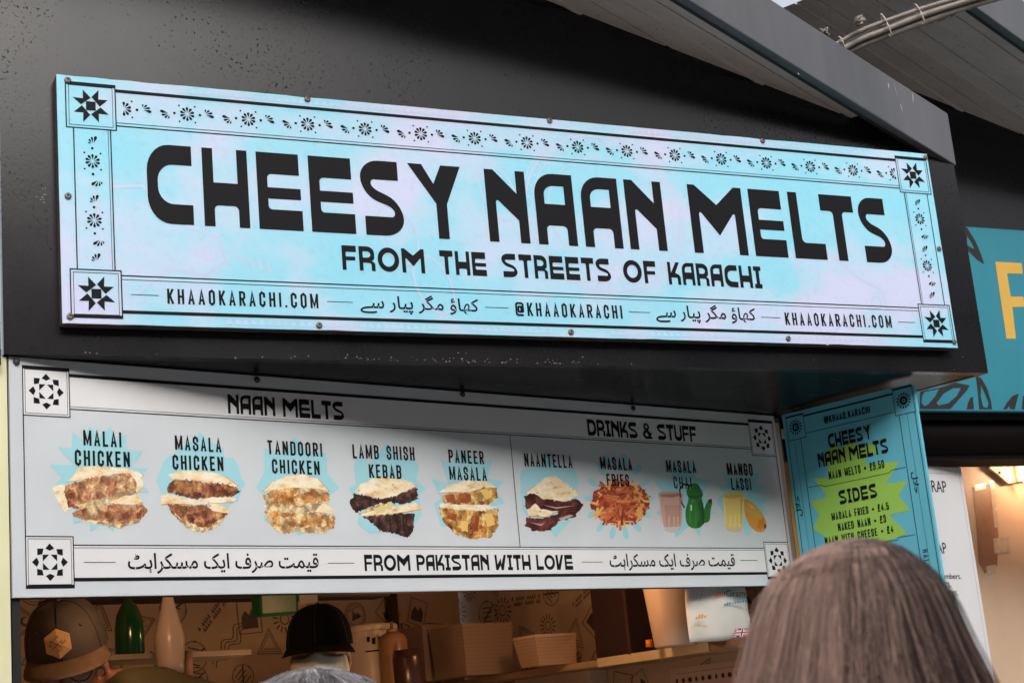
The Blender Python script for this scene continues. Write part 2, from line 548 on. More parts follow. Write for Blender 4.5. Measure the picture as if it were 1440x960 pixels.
def petal(art, u, v, ang, l0, l1, w, col=None):
    ca, sa = math.cos(ang), math.sin(ang)
    pts = []
    for t, ww in ((0, 0), (.35, .42), (.7, 1), (.9, .75), (1, 0), (.9, -.75), (.7, -1), (.35, -.42)):
        x = l0 + (l1 - l0) * t; y = ww * w / 2
        pts.append((u + x * ca - y * sa, v + x * sa + y * ca))
    art.poly(pts, col=col)
def flower(art, u, v, r, col=None, half=None):
    for i in range(10):
        a = 2 * math.pi * i / 10 + math.pi / 10
        if half and math.cos(a) * half < -0.05: continue
        petal(art, u, v, a, r * .2, r, r * .36, col)
    for sx in (-1, 1):
        for sy in (-1, 1):
            if half and sx * half < 0: continue
            art.poly(ellipse(u + sx * r * 1.05, v + sy * r * 1.12, r * .13, r * .13, 8), col=col)
def leafspray(art, u, v, r, d=0, col=None):
    """four drops of falling size fanning from one foot; d is the way the largest one points"""
    fu, fv = u - math.cos(d) * r * .9, v - math.sin(d) * r * .9
    for a, l, w in ((0.0, 2.0, .62), (.46, 1.75, .44), (.92, 1.45, .40), (1.42, 1.1, .36)):
        petal(art, fu, fv, d + a, r * .42, r * l, r * w, col)

# ------------------------------------------------------------------ planes of the place (metres)
YF = 3.895                                             # front of the black fascia
FACADE = V(0, -1, 0)
sign_fr = Frame(hit(87.7, 454.3, (0, 3.855, 0), FACADE), V(1, 0, 0))
SW = sign_fr.uv(1347.1, 489)[0]; SH = sign_fr.uv(86, 105)[1]
LX = V(0.973606, 0.228237, 0)
LN = LX.cross(Z)
_p0 = hit(13.3, 501, (0, 3.91, 0), FACADE)
menu_fr = Frame(hit(18, 840, _p0, LN), LX)
MW = menu_fr.uv(1119.5, 822.5)[0]; MH = menu_fr.uv(13.3, 501)[1]
SOF = 2.615                                            # underside of the fascia box
SD = V(0.33964, -0.940556, 0)
_b1 = hit(1103, 583, _p0, LN)
_b1 = CAM + (_b1 - CAM) * ((SOF - 0.012 - CAM.z) / (_b1.z - CAM.z))
side_fr = Frame(V(_b1.x, _b1.y, 0), SD)
_bl = side_fr.uv(1125, 745)
KX = V(math.cos(rad(15)), math.sin(rad(15)), 0)        # the row of kiosks runs along this line
KY = V(-math.sin(rad(15)), math.cos(rad(15)), 0)
ROW = V(2.698, 0.705, 0)                               # from one kiosk to the next

# ------------------------------------------------------------------ materials of the kiosk
def black_paint():
    t = NT('black_painted_board')
    co = t.coord()
    n1 = t.noise(co, 2.2, 6)
    n2a = t.noise(co, 105, 4, 0.62); n4 = t.noise(co, 2.6, 3)
    n2m = t.n('ShaderNodeMapRange'); n2m.inputs[1].default_value = .42; n2m.inputs[2].default_value = .62; n2m.inputs[3].default_value = .08; n2m.inputs[4].default_value = 0.0
    t.l(n4, n2m.inputs[0])
    n2s = t.n('ShaderNodeMath', operation='ADD'); t.l(n2a, n2s.inputs[0]); t.l(n2m.outputs[0], n2s.inputs[1]); n2 = n2s.outputs[0]
    n3 = t.noise(co, 38, 6, 0.7)
    base = t.ramp(n1, [(0.3, (0.008, 0.0075, 0.009, 1)), (0.75, (0.015, 0.0142, 0.0160, 1))])
    # pits and rain drops
    pit = t.ramp(n2, [(0.385, (0.12, 0.12, 0.12, 1)), (0.42, (1, 1, 1, 1))])
    base = t.mix(1.0, base, pit, 'MULTIPLY')
    # pale chips along the lower edge
    sp = t.n('ShaderNodeSeparateXYZ'); c2 = t.n('ShaderNodeTexCoord'); t.l(c2.outputs['Object'], sp.inputs[0])
    mr = t.n('ShaderNodeMapRange'); mr.inputs[1].default_value = 0.065; mr.inputs[2].default_value = 0.0; mr.inputs[3].default_value = 0.0; mr.inputs[4].default_value = 0.36
    t.l(sp.outputs['Z'], mr.inputs[0])
    ad = t.n('ShaderNodeMath', operation='ADD'); t.l(n3, ad.inputs[0]); t.l(mr.outputs[0], ad.inputs[1])
    chip = t.ramp(ad.outputs[0], [(0.83, (0, 0, 0, 1)), (0.90, (1, 1, 1, 1))])
    base = t.mix(chip, base, (0.16, 0.14, 0.13, 1))
    t.l(base, t.b.inputs['Base Color'])
    rr = t.n('ShaderNodeMapRange'); rr.inputs[3].default_value = 0.15; rr.inputs[4].default_value = 0.30
    t.l(n1, rr.inputs[0])
    rg = t.ramp(n2, [(0.385, (.6, .6, .6, 1)), (0.42, (0, 0, 0, 1))])
    ad2 = t.n('ShaderNodeMath', operation='ADD'); t.l(rr.outputs[0], ad2.inputs[0]); t.l(rg, ad2.inputs[1]); t.l(ad2.outputs[0], t.b.inputs['Roughness'])
    t.b.inputs['Specular IOR Level'].default_value = 0.37
    t.bump(n2a, 0.07, 0.002)
    return t.m
M['black'] = black_paint()
M['soffit'] = simple('black_gloss_soffit', (0.006, 0.0045, 0.0045), 0.26, 0.25, 5, bump=0.04, spec=.11)
M['barge'] = simple('grey_painted_metal', (0.088, 0.089, 0.096), 0.36, 0.22, 7, bump=0.08, bscale=40, stretch=(1, 1, .12))
def roof_metal():
    t = NT('roof_sheet_metal')
    n1 = t.noise(t.coord((.35, 2.5, 2.5), (0, 0, rad(-15))), 5, 5)
    n2 = t.noise(t.coord(), 75, 4)
    base = t.ramp(n1, [(0.25, (0.50, 0.42, 0.385, 1)), (0.75, (0.66, 0.585, 0.545, 1))])
    d = t.ramp(n2, [(0.60, (1, 1, 1, 1)), (0.72, (0.42, 0.38, 0.35, 1))])
    t.l(t.mix(0.7, base, d, 'MULTIPLY'), t.b.inputs['Base Color'])
    t.b.inputs['Roughness'].default_value = 0.5
    return t.m
M['roof'] = roof_metal()
M['seam'] = simple('dark_sealant', (0.015, 0.014, 0.014), 0.7)
M['inner_black'] = simple('matt_black_trim', (0.010, 0.009, 0.009), 0.6)
M['wallpaper'] = simple('kraft_wallpaper', (0.47, 0.345, 0.24), 0.62, 0.08, 3)
M['plywood'] = simple('plywood_shelf', (0.42, 0.26, 0.13), 0.6, 0.3, 6, bump=0.1, bscale=60, stretch=(1, 1, 8))
M['cream'] = simple('cream_trim', (0.62, 0.48, 0.28), 0.55)
M['counter'] = simple('counter_laminate', (0.10, 0.10, 0.10), 0.35)
M['floor'] = simple('kiosk_floor', (0.08, 0.075, 0.07), 0.6)
def ground_mat():
    t = NT('paving')
    co = t.coord()
    n1 = t.noise(co, .8, 6); n2 = t.noise(co, 60, 3)
    br = t.n('ShaderNodeTexBrick', Scale=2.2); br.inputs['Mortar Size'].default_value = 0.012
    t.l(co, br.inputs['Vector'])
    br.inputs['Color1'].default_value = (0.47, 0.445, 0.42, 1); br.inputs['Color2'].default_value = (0.40, 0.38, 0.36, 1); br.inputs['Mortar'].default_value = (0.10, 0.095, 0.09, 1)
    b = t.mix(0.5, br.outputs['Color'], t.ramp(n1, [(0.3, (.5, .5, .5, 1)), (0.7, (1, 1, 1, 1))]), 'MULTIPLY')
    t.l(b, t.b.inputs['Base Color']); t.b.inputs['Roughness'].default_value = 0.7
    t.bump(n2, 0.2, 0.004)
    return t.m
M['ground'] = ground_mat()

g = MB(); g.quad((-150, -150, 0), (150, -150, 0), (150, 150, 0), (-150, 150, 0))
structure(g.build('ground', M['ground']))
# tall dark block added out of view, behind the camera: it keeps the low sky off the kiosks
M['brick'] = simple('dark_sky_block', (0.10, 0.08, 0.07), .8, .3, 3)
opp = thing('unseen_sky_block', 'dark unseen block added behind the camera to hold low sky off the kiosks', 'building', (2, -9, 0))
g = MB(); g.box((-40, -13, 0), (90, 0, 0), (0, 5, 0), (0, 0, 7.9)); g.build('wall', M['brick'], opp)

# ------------------------------------------------------------------ roofs (own kiosk and the next one)
E_low = hit(1345, 233, (0, YF, 0), FACADE)              # right end of the barge board
E_up = hit(1333, 160, (0, YF, 0), FACADE); E_up = V(E_low.x, E_low.y, E_up.z)
KN = KX.cross(Z)
B0 = hit(968, 0, E_low, KN)
BD = (E_low - B0).normalized()                          # down the slope, to the right
A0 = hit(781.7, 0, (0, YF, 0), FACADE); A1 = hit(1190, 158, (0, YF, 0), FACADE)
AD = (A1 - A0).normalized()
def top_of_fascia(x):
    return A0.z + (x - A0.x) / AD.x * AD.z

def roof_parts(root, T, t_left, cut_left=None):
    # barge board: painted metal face, returns at its lower edge
    L = E_low + T - BD * t_left
    h = V(0, 0, E_up.z - E_low.z)
    b = MB(); b.box(L, BD * t_left, KY * 0.03, h, bev=0.004)
    b.build('barge_board', M['barge'], root)
    if T.length < .01:
        bf = Frame(E_low + T - BD * t_left - KY * 0.0006, BD, BD.cross(Z).cross(BD))
        st = Art(bf, .0005)
        for a_, c_, w_ in (((1249, 117), (1250, 126), .006), ((1266, 146), (1270, 160), .004), ((1283, 131), (1284.5, 147), .004), ((1257, 118), (1263, 140), .0016), ((1275, 124), (1278, 125), .006), ((1122, 103), (1124, 106), .006)):
            q0, q1 = bf.uv(*a_), bf.uv(*c_)
            n_ = 6; pts = []
            for i in range(n_ + 1):
                f_ = i / n_; x_ = q0[0] + (q1[0] - q0[0]) * f_; y_ = q0[1] + (q1[1] - q0[1]) * f_
                pts.append((x_ - w_ * .5 * math.sin(math.pi * min(1, f_ * 1.1 + .08)) ** .6, y_))
            for i in range(n_, -1, -1):
                f_ = i / n_; x_ = q0[0] + (q1[0] - q0[0]) * f_; y_ = q0[1] + (q1[1] - q0[1]) * f_
                pts.append((x_ + w_ * .5 * math.sin(math.pi * min(1, f_ * 1.1 + .08)) ** .6, y_))
            st.poly(pts)
        st.build('stain', simple('chalky_streak', (.42, .42, .44), .8), root)
    s = MB(); s.box(L + KY * 0.032 + V(0, 0, 0.004), BD * (t_left - 0.01), KY * 0.014, V(0, 0, 0.03))
    s.build('edge_seal', M['seam'], root)
    # corrugated sheet between the barge board and the fascia, ribs down the slope
    nrm = BD.cross(AD).normalized()
    if nrm.z > 0: nrm = -nrm
    cd = nrm.cross(BD).normalized()
    if cd.y < 0: cd = -cd
    base = E_low + KY * 0.035 + T + V(0, 0, 0.03)
    mb = MB()
    q = 0.0
    prof = []
    pitch = ((0.0, 0), (0.074, 0), (0.0745, 0.009), (0.0795, 0.009), (0.080, 0.0), (0.152, 0.0), (0.153, -0.006), (0.160, -0.006), (0.161, 0))
    while q < 3.0:
        for o, d in pitch: prof.append((q + o, d))
        q += 0.162
    a_pt = A0 + T
    def end_t(qq):
        # where the line base - cd*?.. meets the fascia line, measured along BD
        p = base + cd * qq
        # solve p + BD*t on vertical plane of the fascia (y = YF + T.y - 0.004)
        return (YF + T.y + 0.03 - p.y) / BD.y
    tl = -t_left
    cut_t = -0.40
    for (q0, d0), (q1, d1) in zip(prof[:-1], prof[1:]):
        e0, e1 = min(end_t(q0), cut_t), min(end_t(q1), cut_t)
        if e0 <= tl or e1 <= tl: break
        a = base + cd * q0 - nrm * d0; c = base + cd * q1 - nrm * d1
        mb.quad(a + BD * tl, c + BD * tl, c + BD * e1, a + BD * e0)
    mb.build('roof_sheet', M['roof'], root)
    top = MB()
    up = V(0, 0, 0.06)
    tq = tl + .35
    top.quad(base + BD * tq + up, base + BD * 0.0 + up, base + cd * 3.0 + BD * 0.0 + up, base + cd * 3.0 + BD * tq + up)
    top.build('roof_deck', M['black'], root)

kiosk = thing('food_kiosk', 'black food kiosk with deep fascia and open hatch, carrying the big blue sign', 'kiosk', (2.0, 4.6, 0))
x0, x1 = 0.584, E_low.x - 0.010
b = MB(); poly = [V(x0, YF, SOF), V(x1, YF, SOF), V(x1, YF, top_of_fascia(x1) + .05), V(x0, YF, top_of_fascia(x0) + .05)]
b.prism(poly, V(0, 0.035, 0)); b.build('fascia_board', M['black'], kiosk)
chp = Art(Frame(V(x0, YF, SOF), V(1, 0, 0)), .0007)
rc = random.Random(21)
for i in range(95):
    if i < 60: px_, py_ = rc.gauss(620, 120), 511 + rc.uniform(-3, 6)
    elif i < 85: px_, py_ = rc.uniform(20, 1380), rc.uniform(494, 521)
    else: px_, py_ = 58 + rc.gauss(0, 5), 281 + rc.gauss(0, 7)
    u_, v_ = chp.fr.uv(px_, py_)
    if v_ < .001: v_ = .001 + rc.uniform(0, .012)
    rr_ = rc.uniform(.0008, .0026)
    chp.poly([(u_ + rr_ * rc.uniform(.5, 1.5) * math.cos(a_), v_ + rr_ * rc.uniform(.4, 1.2) * math.sin(a_)) for a_ in [2 * math.pi * q / 7 for q in range(7)]])
chips = chp.build('paint_chips', simple('pale_chipped_wood', (.20, .18, .17), .8, .5, 60), kiosk)
chips['kind'] = 'stuff'
# right return of the fascia box, and its underside
ret0 = V(x1, YF + 0.036, SOF); ret1 = hit(1300, 548, (0, 0, SOF), Z); rd = (ret1 - V(x1, YF, SOF)).normalized()
b = MB(); b.box(V(x1 - 0.02, YF + 0.036, SOF), V(0.02, 0, 0), rd * 1.0, V(0, 0, 0.75)); b.build('fascia_return', M['black'], kiosk)
b = MB()
b.prism([V(x0, YF + 0.036, SOF + 0.002), V(x1 - 0.022, YF + 0.036, SOF + 0.002), V(x1 - 0.022, YF, SOF + 0.002) + rd * 1.0, V(x0, YF + 0.5, SOF + 0.002)], V(0, 0, 0.02))
b.build('soffit', M['soffit'], kiosk)
# wall above the hatch, behind the menu sign
mf = menu_fr
b = MB(); b.box(mf.P(-0.02, 0.004, -0.012), mf.U * (MW + 0.06), -mf.N * 0.06, Z * (SOF - mf.O.z - 0.006)); b.build('lintel', M['inner_black'], kiosk)
# hatch posts and walls
HZ = mf.O.z
def wbox(u0, u1, n0, n1, z0, z1, bev=0.0):
    m = MB(); o = mf.P(u0, 0, n0); o.z = z0
    m.box(o, mf.U * (u1 - u0), mf.N * (n1 - n0), Z * (z1 - z0), bev=bev)
    return m
wbox(0.002, 0.022, -0.10, -0.012, 0.0, HZ - 0.001).build('hatch_post', M['inner_black'], kiosk)
wbox(0.0, MW, -0.35, 0.10, 1.04, 1.08, 0.006).build('counter', M['counter'], kiosk)
wbox(0.022, MW, -0.10, -0.06, 0.0, 1.04).build('front_panel', M['black'], kiosk)
wbox(-0.08, -0.002, -1.75, -0.10, 0.0, 2.60).build('left_wall', M['wallpaper'], kiosk)
back_fr = Frame(mf.P(0.0, 0, -1.70), LX); back_fr.O.z = 0
bw = MB(); bw.box(back_fr.P(-0.05, 0.25, -0.05), LX * 2.6, LN * 0.05, Z * 2.34)
backwall = bw.build('back_wall', M['wallpaper'], kiosk)
PW = mf.P(MW - 0.03, 0, -0.02); PW.z = 0
right_fr = Frame(PW + KY * 3.0, -KY)                      # inside face of the right-hand wall, u runs towards the hatch
rw = MB(); rw.box(PW + KY * (-0.02) + Z * 0.25, KY * 3.1, KX * 0.05, Z * 2.34)
rightwall = rw.build('right_wall', M['wallpaper'], kiosk)
c_ = MB(); o = mf.P(-0.05, 0, -1.8); o.z = 2.56
c_.box(o, mf.U * 2.9, mf.N * 1.72, Z * 0.03); c_.build('ceiling', M['wallpaper'], kiosk)
f_ = MB(); o = mf.P(-0.05, 0, -1.8); o.z = 0.20
f_.box(o, mf.U * 2.9, mf.N * 1.72, Z * 0.05); f_.build('floor', M['floor'], kiosk)
# shelf on the right-hand wall
SHZ = hit(930, 914, PW - KX * 0.25, -KX).z
shelf_near = right_fr.uv(1062, 898)[0]
sh = MB(); sh.box(PW - KX * 0.25 + KY * 0.05 + Z * (SHZ - 0.022), KY * 2.0, KX * 0.248, Z * 0.022)
shelf = sh.build('shelf', M['plywood'], kiosk)
roof_parts(kiosk, V(0, 0, 0), 3.2)

# ------------------------------------------------------------------ line drawings printed on the wallpaper
def stamp(art, kind, u, v, r, rot):
    def T(p): 
        c, s = math.cos(rot), math.sin(rot)
        return (u + (p[0] * c - p[1] * s) * r, v + (p[0] * s + p[1] * c) * r)
    t = r * 0.05
    if kind == 0:
        art.stroke([T(p) for p in ellipse(0, 0, 1, 1, 24)], t, True); art.stroke([T(p) for p in ellipse(0, 0, .82, .82, 24)], t * .7, True)
        art.poly([T(p) for p in [(-.5, -.35), (.5, -.35), (.3, .1), (.1, -.05), (-.1, .4), (-.3, 0)]])
        for i in range(5): art.stroke([T((-.55 + .22 * i, .55)), T((-.45 + .22 * i, .55))], t * 2.2)
    elif kind == 1:
        art.stroke([T(p) for p in [(-1.2, 0), (0, .8), (1.2, 0), (0, -.8)]], t, True)
        art.stroke([T(p) for p in [(-1.0, 0), (0, .66), (1.0, 0), (0, -.66)]], t * .7, True)
        art.poly([T(p) for p in [(-.45, -.3), (-.15, -.3), (-.15, .3), (-.45, .3)]])
        art.poly([T(p) for p in ellipse(.25, 0, .28, .28, 14)], [[T(p) for p in ellipse(.33, .04, .2, .2, 14)]])
    elif kind == 2:
        for i in range(14):
            a = math.pi * 2 * i / 14
            art.stroke([T((.55 * math.cos(a), .55 * math.sin(a))), T((.95 * math.cos(a), .95 * math.sin(a)))], t * 2)
        art.stroke([T(p) for p in ellipse(0, 0, .35, .35, 14)], t * 1.4, True)
    elif kind == 3:
        art.stroke([T(p) for p in [(-.8, -1), (.8, -1), (.8, 1), (-.8, 1)]], t, True)
        art.poly([T(p) for p in [(-.55, -.7), (.55, -.7), (.55, .1), (.2, .5), (0, .1), (-.3, .4), (-.55, .0)]])
    elif kind == 4:
        for j in range(3):
            art.stroke([T((-1.6 + .16 * i, .28 * j - .3 + .22 * math.sin(i * .8 + j * .3))) for i in range(21)], t)
    elif kind == 5:
        for j in range(2):
            for i in range(13):
                if (i * 7 + j * 3) % 5:
                    art.stroke([T((-1.5 + .23 * i, .35 * j)), T((-1.38 + .23 * i, .35 * j + .22)), T((-1.36 + .23 * i, .35 * j))], t * 1.6)
    elif kind == 6:
        art.stroke([T(p) for p in [(-1, -.9), (1, -.9), (0, .9)]], t, True); art.stroke([T(p) for p in [(-.72, -.74), (.72, -.74), (0, .58)]], t * .7, True)
        for i in range(6): art.stroke([T((-.45 + .17 * i, -.55)), T((-.37 + .17 * i, -.55))], t * 2)
    else:
        art.stroke([T(p) for p in round_poly([(-.9, -.9, .9), (.9, -.9, .9), (.9, .9, .9), (-.9, .9, .9)], 5)], t, True)
        for i in range(4): art.stroke([T((-.5, -.45 + .3 * i)), T((.5 - .2 * (i % 2), -.45 + .3 * i))], t * 1.6)
        art.stroke([T((-.6, -.6)), T((.6, .6))], t * 2.4)
M['line'] = simple('printed_line_art', (0.075, 0.048, 0.032), 0.6)
rg = random.Random(3)
def scatter(fr, wall, u0, u1, v0, v1, step):
    art = Art(fr)
    i = 0
    v = v0
    while v < v1:
        u = u0 + (step * .5 if int((v - v0) / step) % 2 else 0)
        while u < u1:
            stamp(art, rg.choice((0, 1, 2, 3, 4, 5, 6, 7, 7, 0, 1)), u + rg.uniform(-.2, .2) * step, v + rg.uniform(-.2, .2) * step, step * rg.uniform(.30, .40), rg.uniform(-.9, .9))
            u += step * .98
        v += step * .8
    art.build('printed_pattern', M['line'], wall)
scatter(back_fr, backwall, 0.0, 2.5, 1.3, 2.5, 0.155)
scatter(right_fr, rightwall, 1.2, 3.0, 1.3, 2.5, 0.15)

# ------------------------------------------------------------------ kiosk on the left: pale yellow wall, black fascia
M['yellow'] = simple('pale_yellow_paint', (0.80, 0.77, 0.48), 0.5, 0.06, 4, bump=0.06, bscale=50)
left_k = thing('food_kiosk', 'kiosk with a pale yellow wall, cut off by the left edge', 'kiosk', (0.0, 4.0, 0))
m = MB(); o = mf.P(-1.2, 0, -0.10); o.z = 0
m.box(o, mf.U * 1.194, mf.N * 0.10, Z * (SOF - 0.004)); m.build('wall_panel', M['yellow'], left_k)
m = MB(); m.box(V(-1.2, YF - 0.02, SOF - 0.03), V(1.775, 0, 0), V(0, 0.06, 0), Z * 1.6); m.build('fascia_board', M['inner_black'], left_k)

# ------------------------------------------------------------------ the big blue shop sign
def sign_print():
    t = NT('printed_blue_board')
    co = t.coord()
    n1 = t.noise(t.coord((1.2, 1, 2.2)), 1.5, 3.5, 0.55)
    n2 = t.noise(co, 7, 3)
    n3 = t.noise(co, 45, 4, 0.7)
    fac = t.n('ShaderNodeMath', operation='MULTIPLY_ADD'); fac.inputs[1].default_value = 0.86
    t.l(n1, fac.inputs[0])
    m2 = t.n('ShaderNodeMath', operation='MULTIPLY'); m2.inputs[1].default_value = 0.14; t.l(n2, m2.inputs[0]); t.l(m2.outputs[0], fac.inputs[2])
    base = t.ramp(fac.outputs[0], [(0.38, (0.27, 0.66, 0.82, 1)), (0.68, (0.60, 0.635, 0.84, 1)), (0.465, (0.32, 0.665, 0.82, 1)), (0.505, (0.43, 0.66, 0.82, 1)), (0.54, (0.48, 0.65, 0.82, 1)), (0.585, (0.58, 0.63, 0.83, 1))])
    grime = t.ramp(n3, [(0.30, (0.86, 0.86, 0.86, 1)), (0.48, (1, 1, 1, 1))])
    t.l(t.mix(0.5, base, grime, 'MULTIPLY'), t.b.inputs['Base Color'])
    t.b.inputs['Roughness'].default_value = 0.42
    t.b.inputs['Specular IOR Level'].default_value = 0.35
    return t.m
M['signblue'] = sign_print()
M['panel_edge'] = simple('weathered_panel_edge', (0.07, 0.055, 0.05), 0.7, 0.5, 30)
M['screw'] = simple('rusty_screw', (0.20, 0.17, 0.14), 0.45, 0.4, 90, metal=0.7)

sg = sign_fr
shop_sign = thing('shop_sign', 'long pale blue sign board with big black CHEESY NAAN MELTS lettering on the black fascia', 'sign', sg.P(SW / 2, 0, -0.02))
m = MB(); m.box(sg.P(0, 0, -0.039), sg.U * SW, sg.V * SH, sg.N * 0.037, bev=0.002); m.build('backing_panel', M['panel_edge'], shop_sign)
# face sheet with slightly worn rim
m = MB()
rim = []
rr = random.Random(5)
for (a, b_) in (((0, 0), (SW, 0)), ((SW, 0), (SW, SH)), ((SW, SH), (0, SH)), ((0, SH), (0, 0))):
    k = 60 if a[1] == b_[1] else 14
    for i in range(k):
        t_ = i / k
        j = rr.uniform(0, 0.0006) if rr.random() < .85 else rr.uniform(.0005, .002)
        u = a[0] + (b_[0] - a[0]) * t_; v = a[1] + (b_[1] - a[1]) * t_
        if a[1] == b_[1]: v += j if a[1] == 0 else -j
        else: u += j * .6 if a[0] == 0 else -j * .6
        rim.append(sg.P(u, v, -0.0018))
m.prism(rim, sg.N * 0.0018); m.build('printed_face', M['signblue'], shop_sign)

# faint ghost motifs in the print
def ghost(name, col, draw, layer):
    g_ = Art(sg, layer); draw(g_)
    g_.build(name, simple(name, col, .42, 0.05, 5, spec=.35), shop_sign)
def draw_pale(a):
    cu, cv = sg.uv(850, 300)
    for r, w_ in ((.25, .006), (.228, .003), (.18, .003), (.262, .003)):
        a.stroke(ellipse(cu, cv, r, r * .93, 64), w_, True)
    for i in range(40):
        an = 2 * math.pi * i / 40
        a.stroke([(cu + .234 * math.cos(an), cv + .218 * math.sin(an)), (cu + .243 * math.cos(an), cv + .226 * math.sin(an))], .006)
    for px, py, sx in ((270, 350, 1), (1215, 420, 1)):
        u, v = sg.uv(px, py)
        a.stroke([(u - .20, v + .15), (u - .12, v + .16), (u - .02, v + .07), (u + .07, v + .03), (u + .085, v - .03), (u + .03, v - .07), (u - .06, v - .05), (u - .15, v - .13)], .007)
        a.stroke(ellipse(u + .045, v - .01, .018, .018, 16), .006, True)
        a.stroke([(u - .24, v + .14), (u - .21, v - .02), (u - .16, v - .15)], .006)
        for i in range(4): a.stroke([(u + .13 + .022 * i, v - .01 - .006 * i), (u + .135 + .022 * i, v - .035 - .006 * i)], .006)
    for px, py in ((610, 400), (560, 330), (700, 270)):
        u, v = sg.uv(px, py)
        a.stroke(ellipse(u, v, .05, .085, 24, 0, .4), .005, True)
    # saw tooth strips in the margins
    for v0_, px0, px1 in ((SH - .020, 250, 650), (SH - .020, 900, 1230), (.010, 310, 760), (.010, 840, 1220)):
        u0_ = sg.uv(px0, 300)[0]; u1_ = sg.uv(px1, 300)[0]
        u = u0_
        while u < u1_:
            a.poly([(u, v0_), (u + .010, v0_ + .013), (u + .020, v0_)]); u += .021
ghost('pale_motif', (0.545, 0.60, 0.79, 1), draw_pale, 0.0003)
# borders
bo = Art(sg, 0.0008)
bx = {}
for k, (a, b_) in dict(tl=((93.3, 114), (167, 183)), bl=((95, 375), (170.5, 448.5)), tr=((1259, 217), (1311, 275)), br=((1290.5, 425.5), (1342.5, 483))).items():
    u0, v1 = sg.uv(*a); u1, v0 = sg.uv(*b_)
    bx[k] = [u0, v0, u1, v1]
# same size for all four, mirrored about the middle
bs_u = (bx['tl'][2] - bx['tl'][0] + bx['bl'][2] - bx['bl'][0]) / 2
bs_v = (bx['tl'][3] - bx['tl'][1] + bx['bl'][3] - bx['bl'][1]) / 2
mu = (bx['tl'][0] + bx['bl'][0]) / 2; mvt = SH - bx['tl'][3]; mvb = bx['bl'][1]
mur = SW - (bx['tr'][2] + bx['br'][2]) / 2
box_r = SW - mur - (bx['tr'][0] + bx['br'][0]) / 2
boxes = [(mu, SH - mvt - bs_v, mu + bs_u, SH - mvt, 't'), (mu, mvb, mu + bs_u, mvb + bs_v, 'b'),
         (SW - mur - bs_u, SH - mvt - bs_v, SW - mur, SH - mvt, 't'), (SW - mur - bs_u, mvb, SW - mur, mvb + bs_v, 'b')]
TK = 0.0085; TN = 0.0030; TF = 0.0014
for u0, v0, u1, v1, k in boxes:
    bo.frame(u0, v0, u1, v1, TN, top=TK if k == 't' else TN, bottom=TK if k == 'b' else TN)
    e = 0.0082
    bo.frame(u0 + e, v0 + (e if k == 't' else TK), u1 - e, v1 - (e if k == 'b' else TK), TF)
    star_eight(bo, (u0 + u1) / 2, (v0 + v1) / 2, bs_u * .355)
uL, uR = boxes[0][2], boxes[2][0]
vt_thick = sg.uv(166, 128.5)[1]
bo.rect(uL, vt_thick - TK / 2, uR, vt_thick + TK / 2)
vt_thin = sg.uv(167.5, 176)[1]
bo.rect(uL, vt_thin - .0045, uR, vt_thin - .0045 + TN); bo.rect(uL, vt_thin + .0045, uR, vt_thin + .0045 + TF)
vb_thin = sg.uv(171, 390)[1]
bo.rect(uL, vb_thin + .0030, uR, vb_thin + .0030 + TN); bo.rect(uL, vb_thin - .0062, uR, vb_thin - .0062 + TF)
vb_thick = sg.uv(171, 438.5)[1]
bo.rect(uL, vb_thick - TK / 2, uR, vb_thick + TK / 2)
vc0, vc1 = boxes[1][3], boxes[0][1]
ua = sg.uv(106, 280)[0]; ub = sg.uv(158.5, 280)[0]
for w_ in (lambda u: u, lambda u: SW - mur + mu - u):
    bo.rect(w_(ua) - TN / 2, vc0, w_(ua) + TN / 2, vc1)
    bo.rect(w_(ub) - TN / 2, vc0, w_(ub) + TN / 2, vc1)
    d_ = -.0062 if w_(ub) == ub else .0062
    bo.rect(w_(ub) + d_ - TF / 2, vc0, w_(ub) + d_ + TF / 2, vc1)
# short dashes between the words of the bottom line
for a, b_ in (((184, 414.2), (223, 415.5)), ((460, 424), (496, 425)), ((682, 432), (715, 433)), ((884, 438.5), (914, 439.5)), ((1070, 446), (1097, 446.7)), ((1263, 452.7), (1287, 453.5))):
    u0, v0 = sg.uv(*a); u1, v1 = sg.uv(*b_)
    bo.rect(u0, (v0 + v1) / 2 - .0008, u1, (v0 + v1) / 2 + .0008)
bo.build('border_lines', M['ink'], shop_sign)

fr_ = 0.0195
vm = (vt_thick + vt_thin) / 2 - .001
f0 = sg.uv(263, 158)[0]; f1 = sg.uv(1199, 237)[0]
stp = (f1 - f0) / 13
for i in range(-1, 15):
    u = f0 + stp * i; orn = Art(sg, 0.0008)
    hf = 1 if i == -1 else (-1 if i == 14 else None)
    flower(orn, u, vm, fr_, half=hf)
    for sd_ in (-1, 1):
        if hf and sd_ != hf: continue
        orn.poly(ellipse(u + sd_ * stp * .205, vm, .0036, .0036, 10))
        leafspray(orn, u + sd_ * stp * .345, vm, .0135, d=(math.pi * .93 if sd_ < 0 else -.07 * math.pi))
    orn.build('flower_motif', M['ink'], shop_sign)
um = (ua + ub) / 2 - .001
for uu, ys in ((um, ((132, 227), (133.3, 310))), (SW - mur + mu - um, ((1294.5, 308), (1305.3, 374)))):
    for p in ((132, 227), (133.3, 310)):
        v = sg.uv(*p)[1]; orn = Art(sg, 0.0008)
        flower(orn, uu, v, .0190)
        for sd_ in (-1, 1):
            orn.poly(ellipse(uu, v + sd_ * .034, .0034, .0034, 10))
            leafspray(orn, uu + .006, v + sd_ * .054, .0125, d=(math.pi * .40 if sd_ > 0 else math.pi * 1.22))
        orn.build('flower_motif', M['ink'], shop_sign)
    orn = Art(sg, 0.0008); leafspray(orn, uu + .006, sg.uv(134, 363)[1], .0125, d=math.pi * .40)
    orn.build('flower_motif', M['ink'], shop_sign)

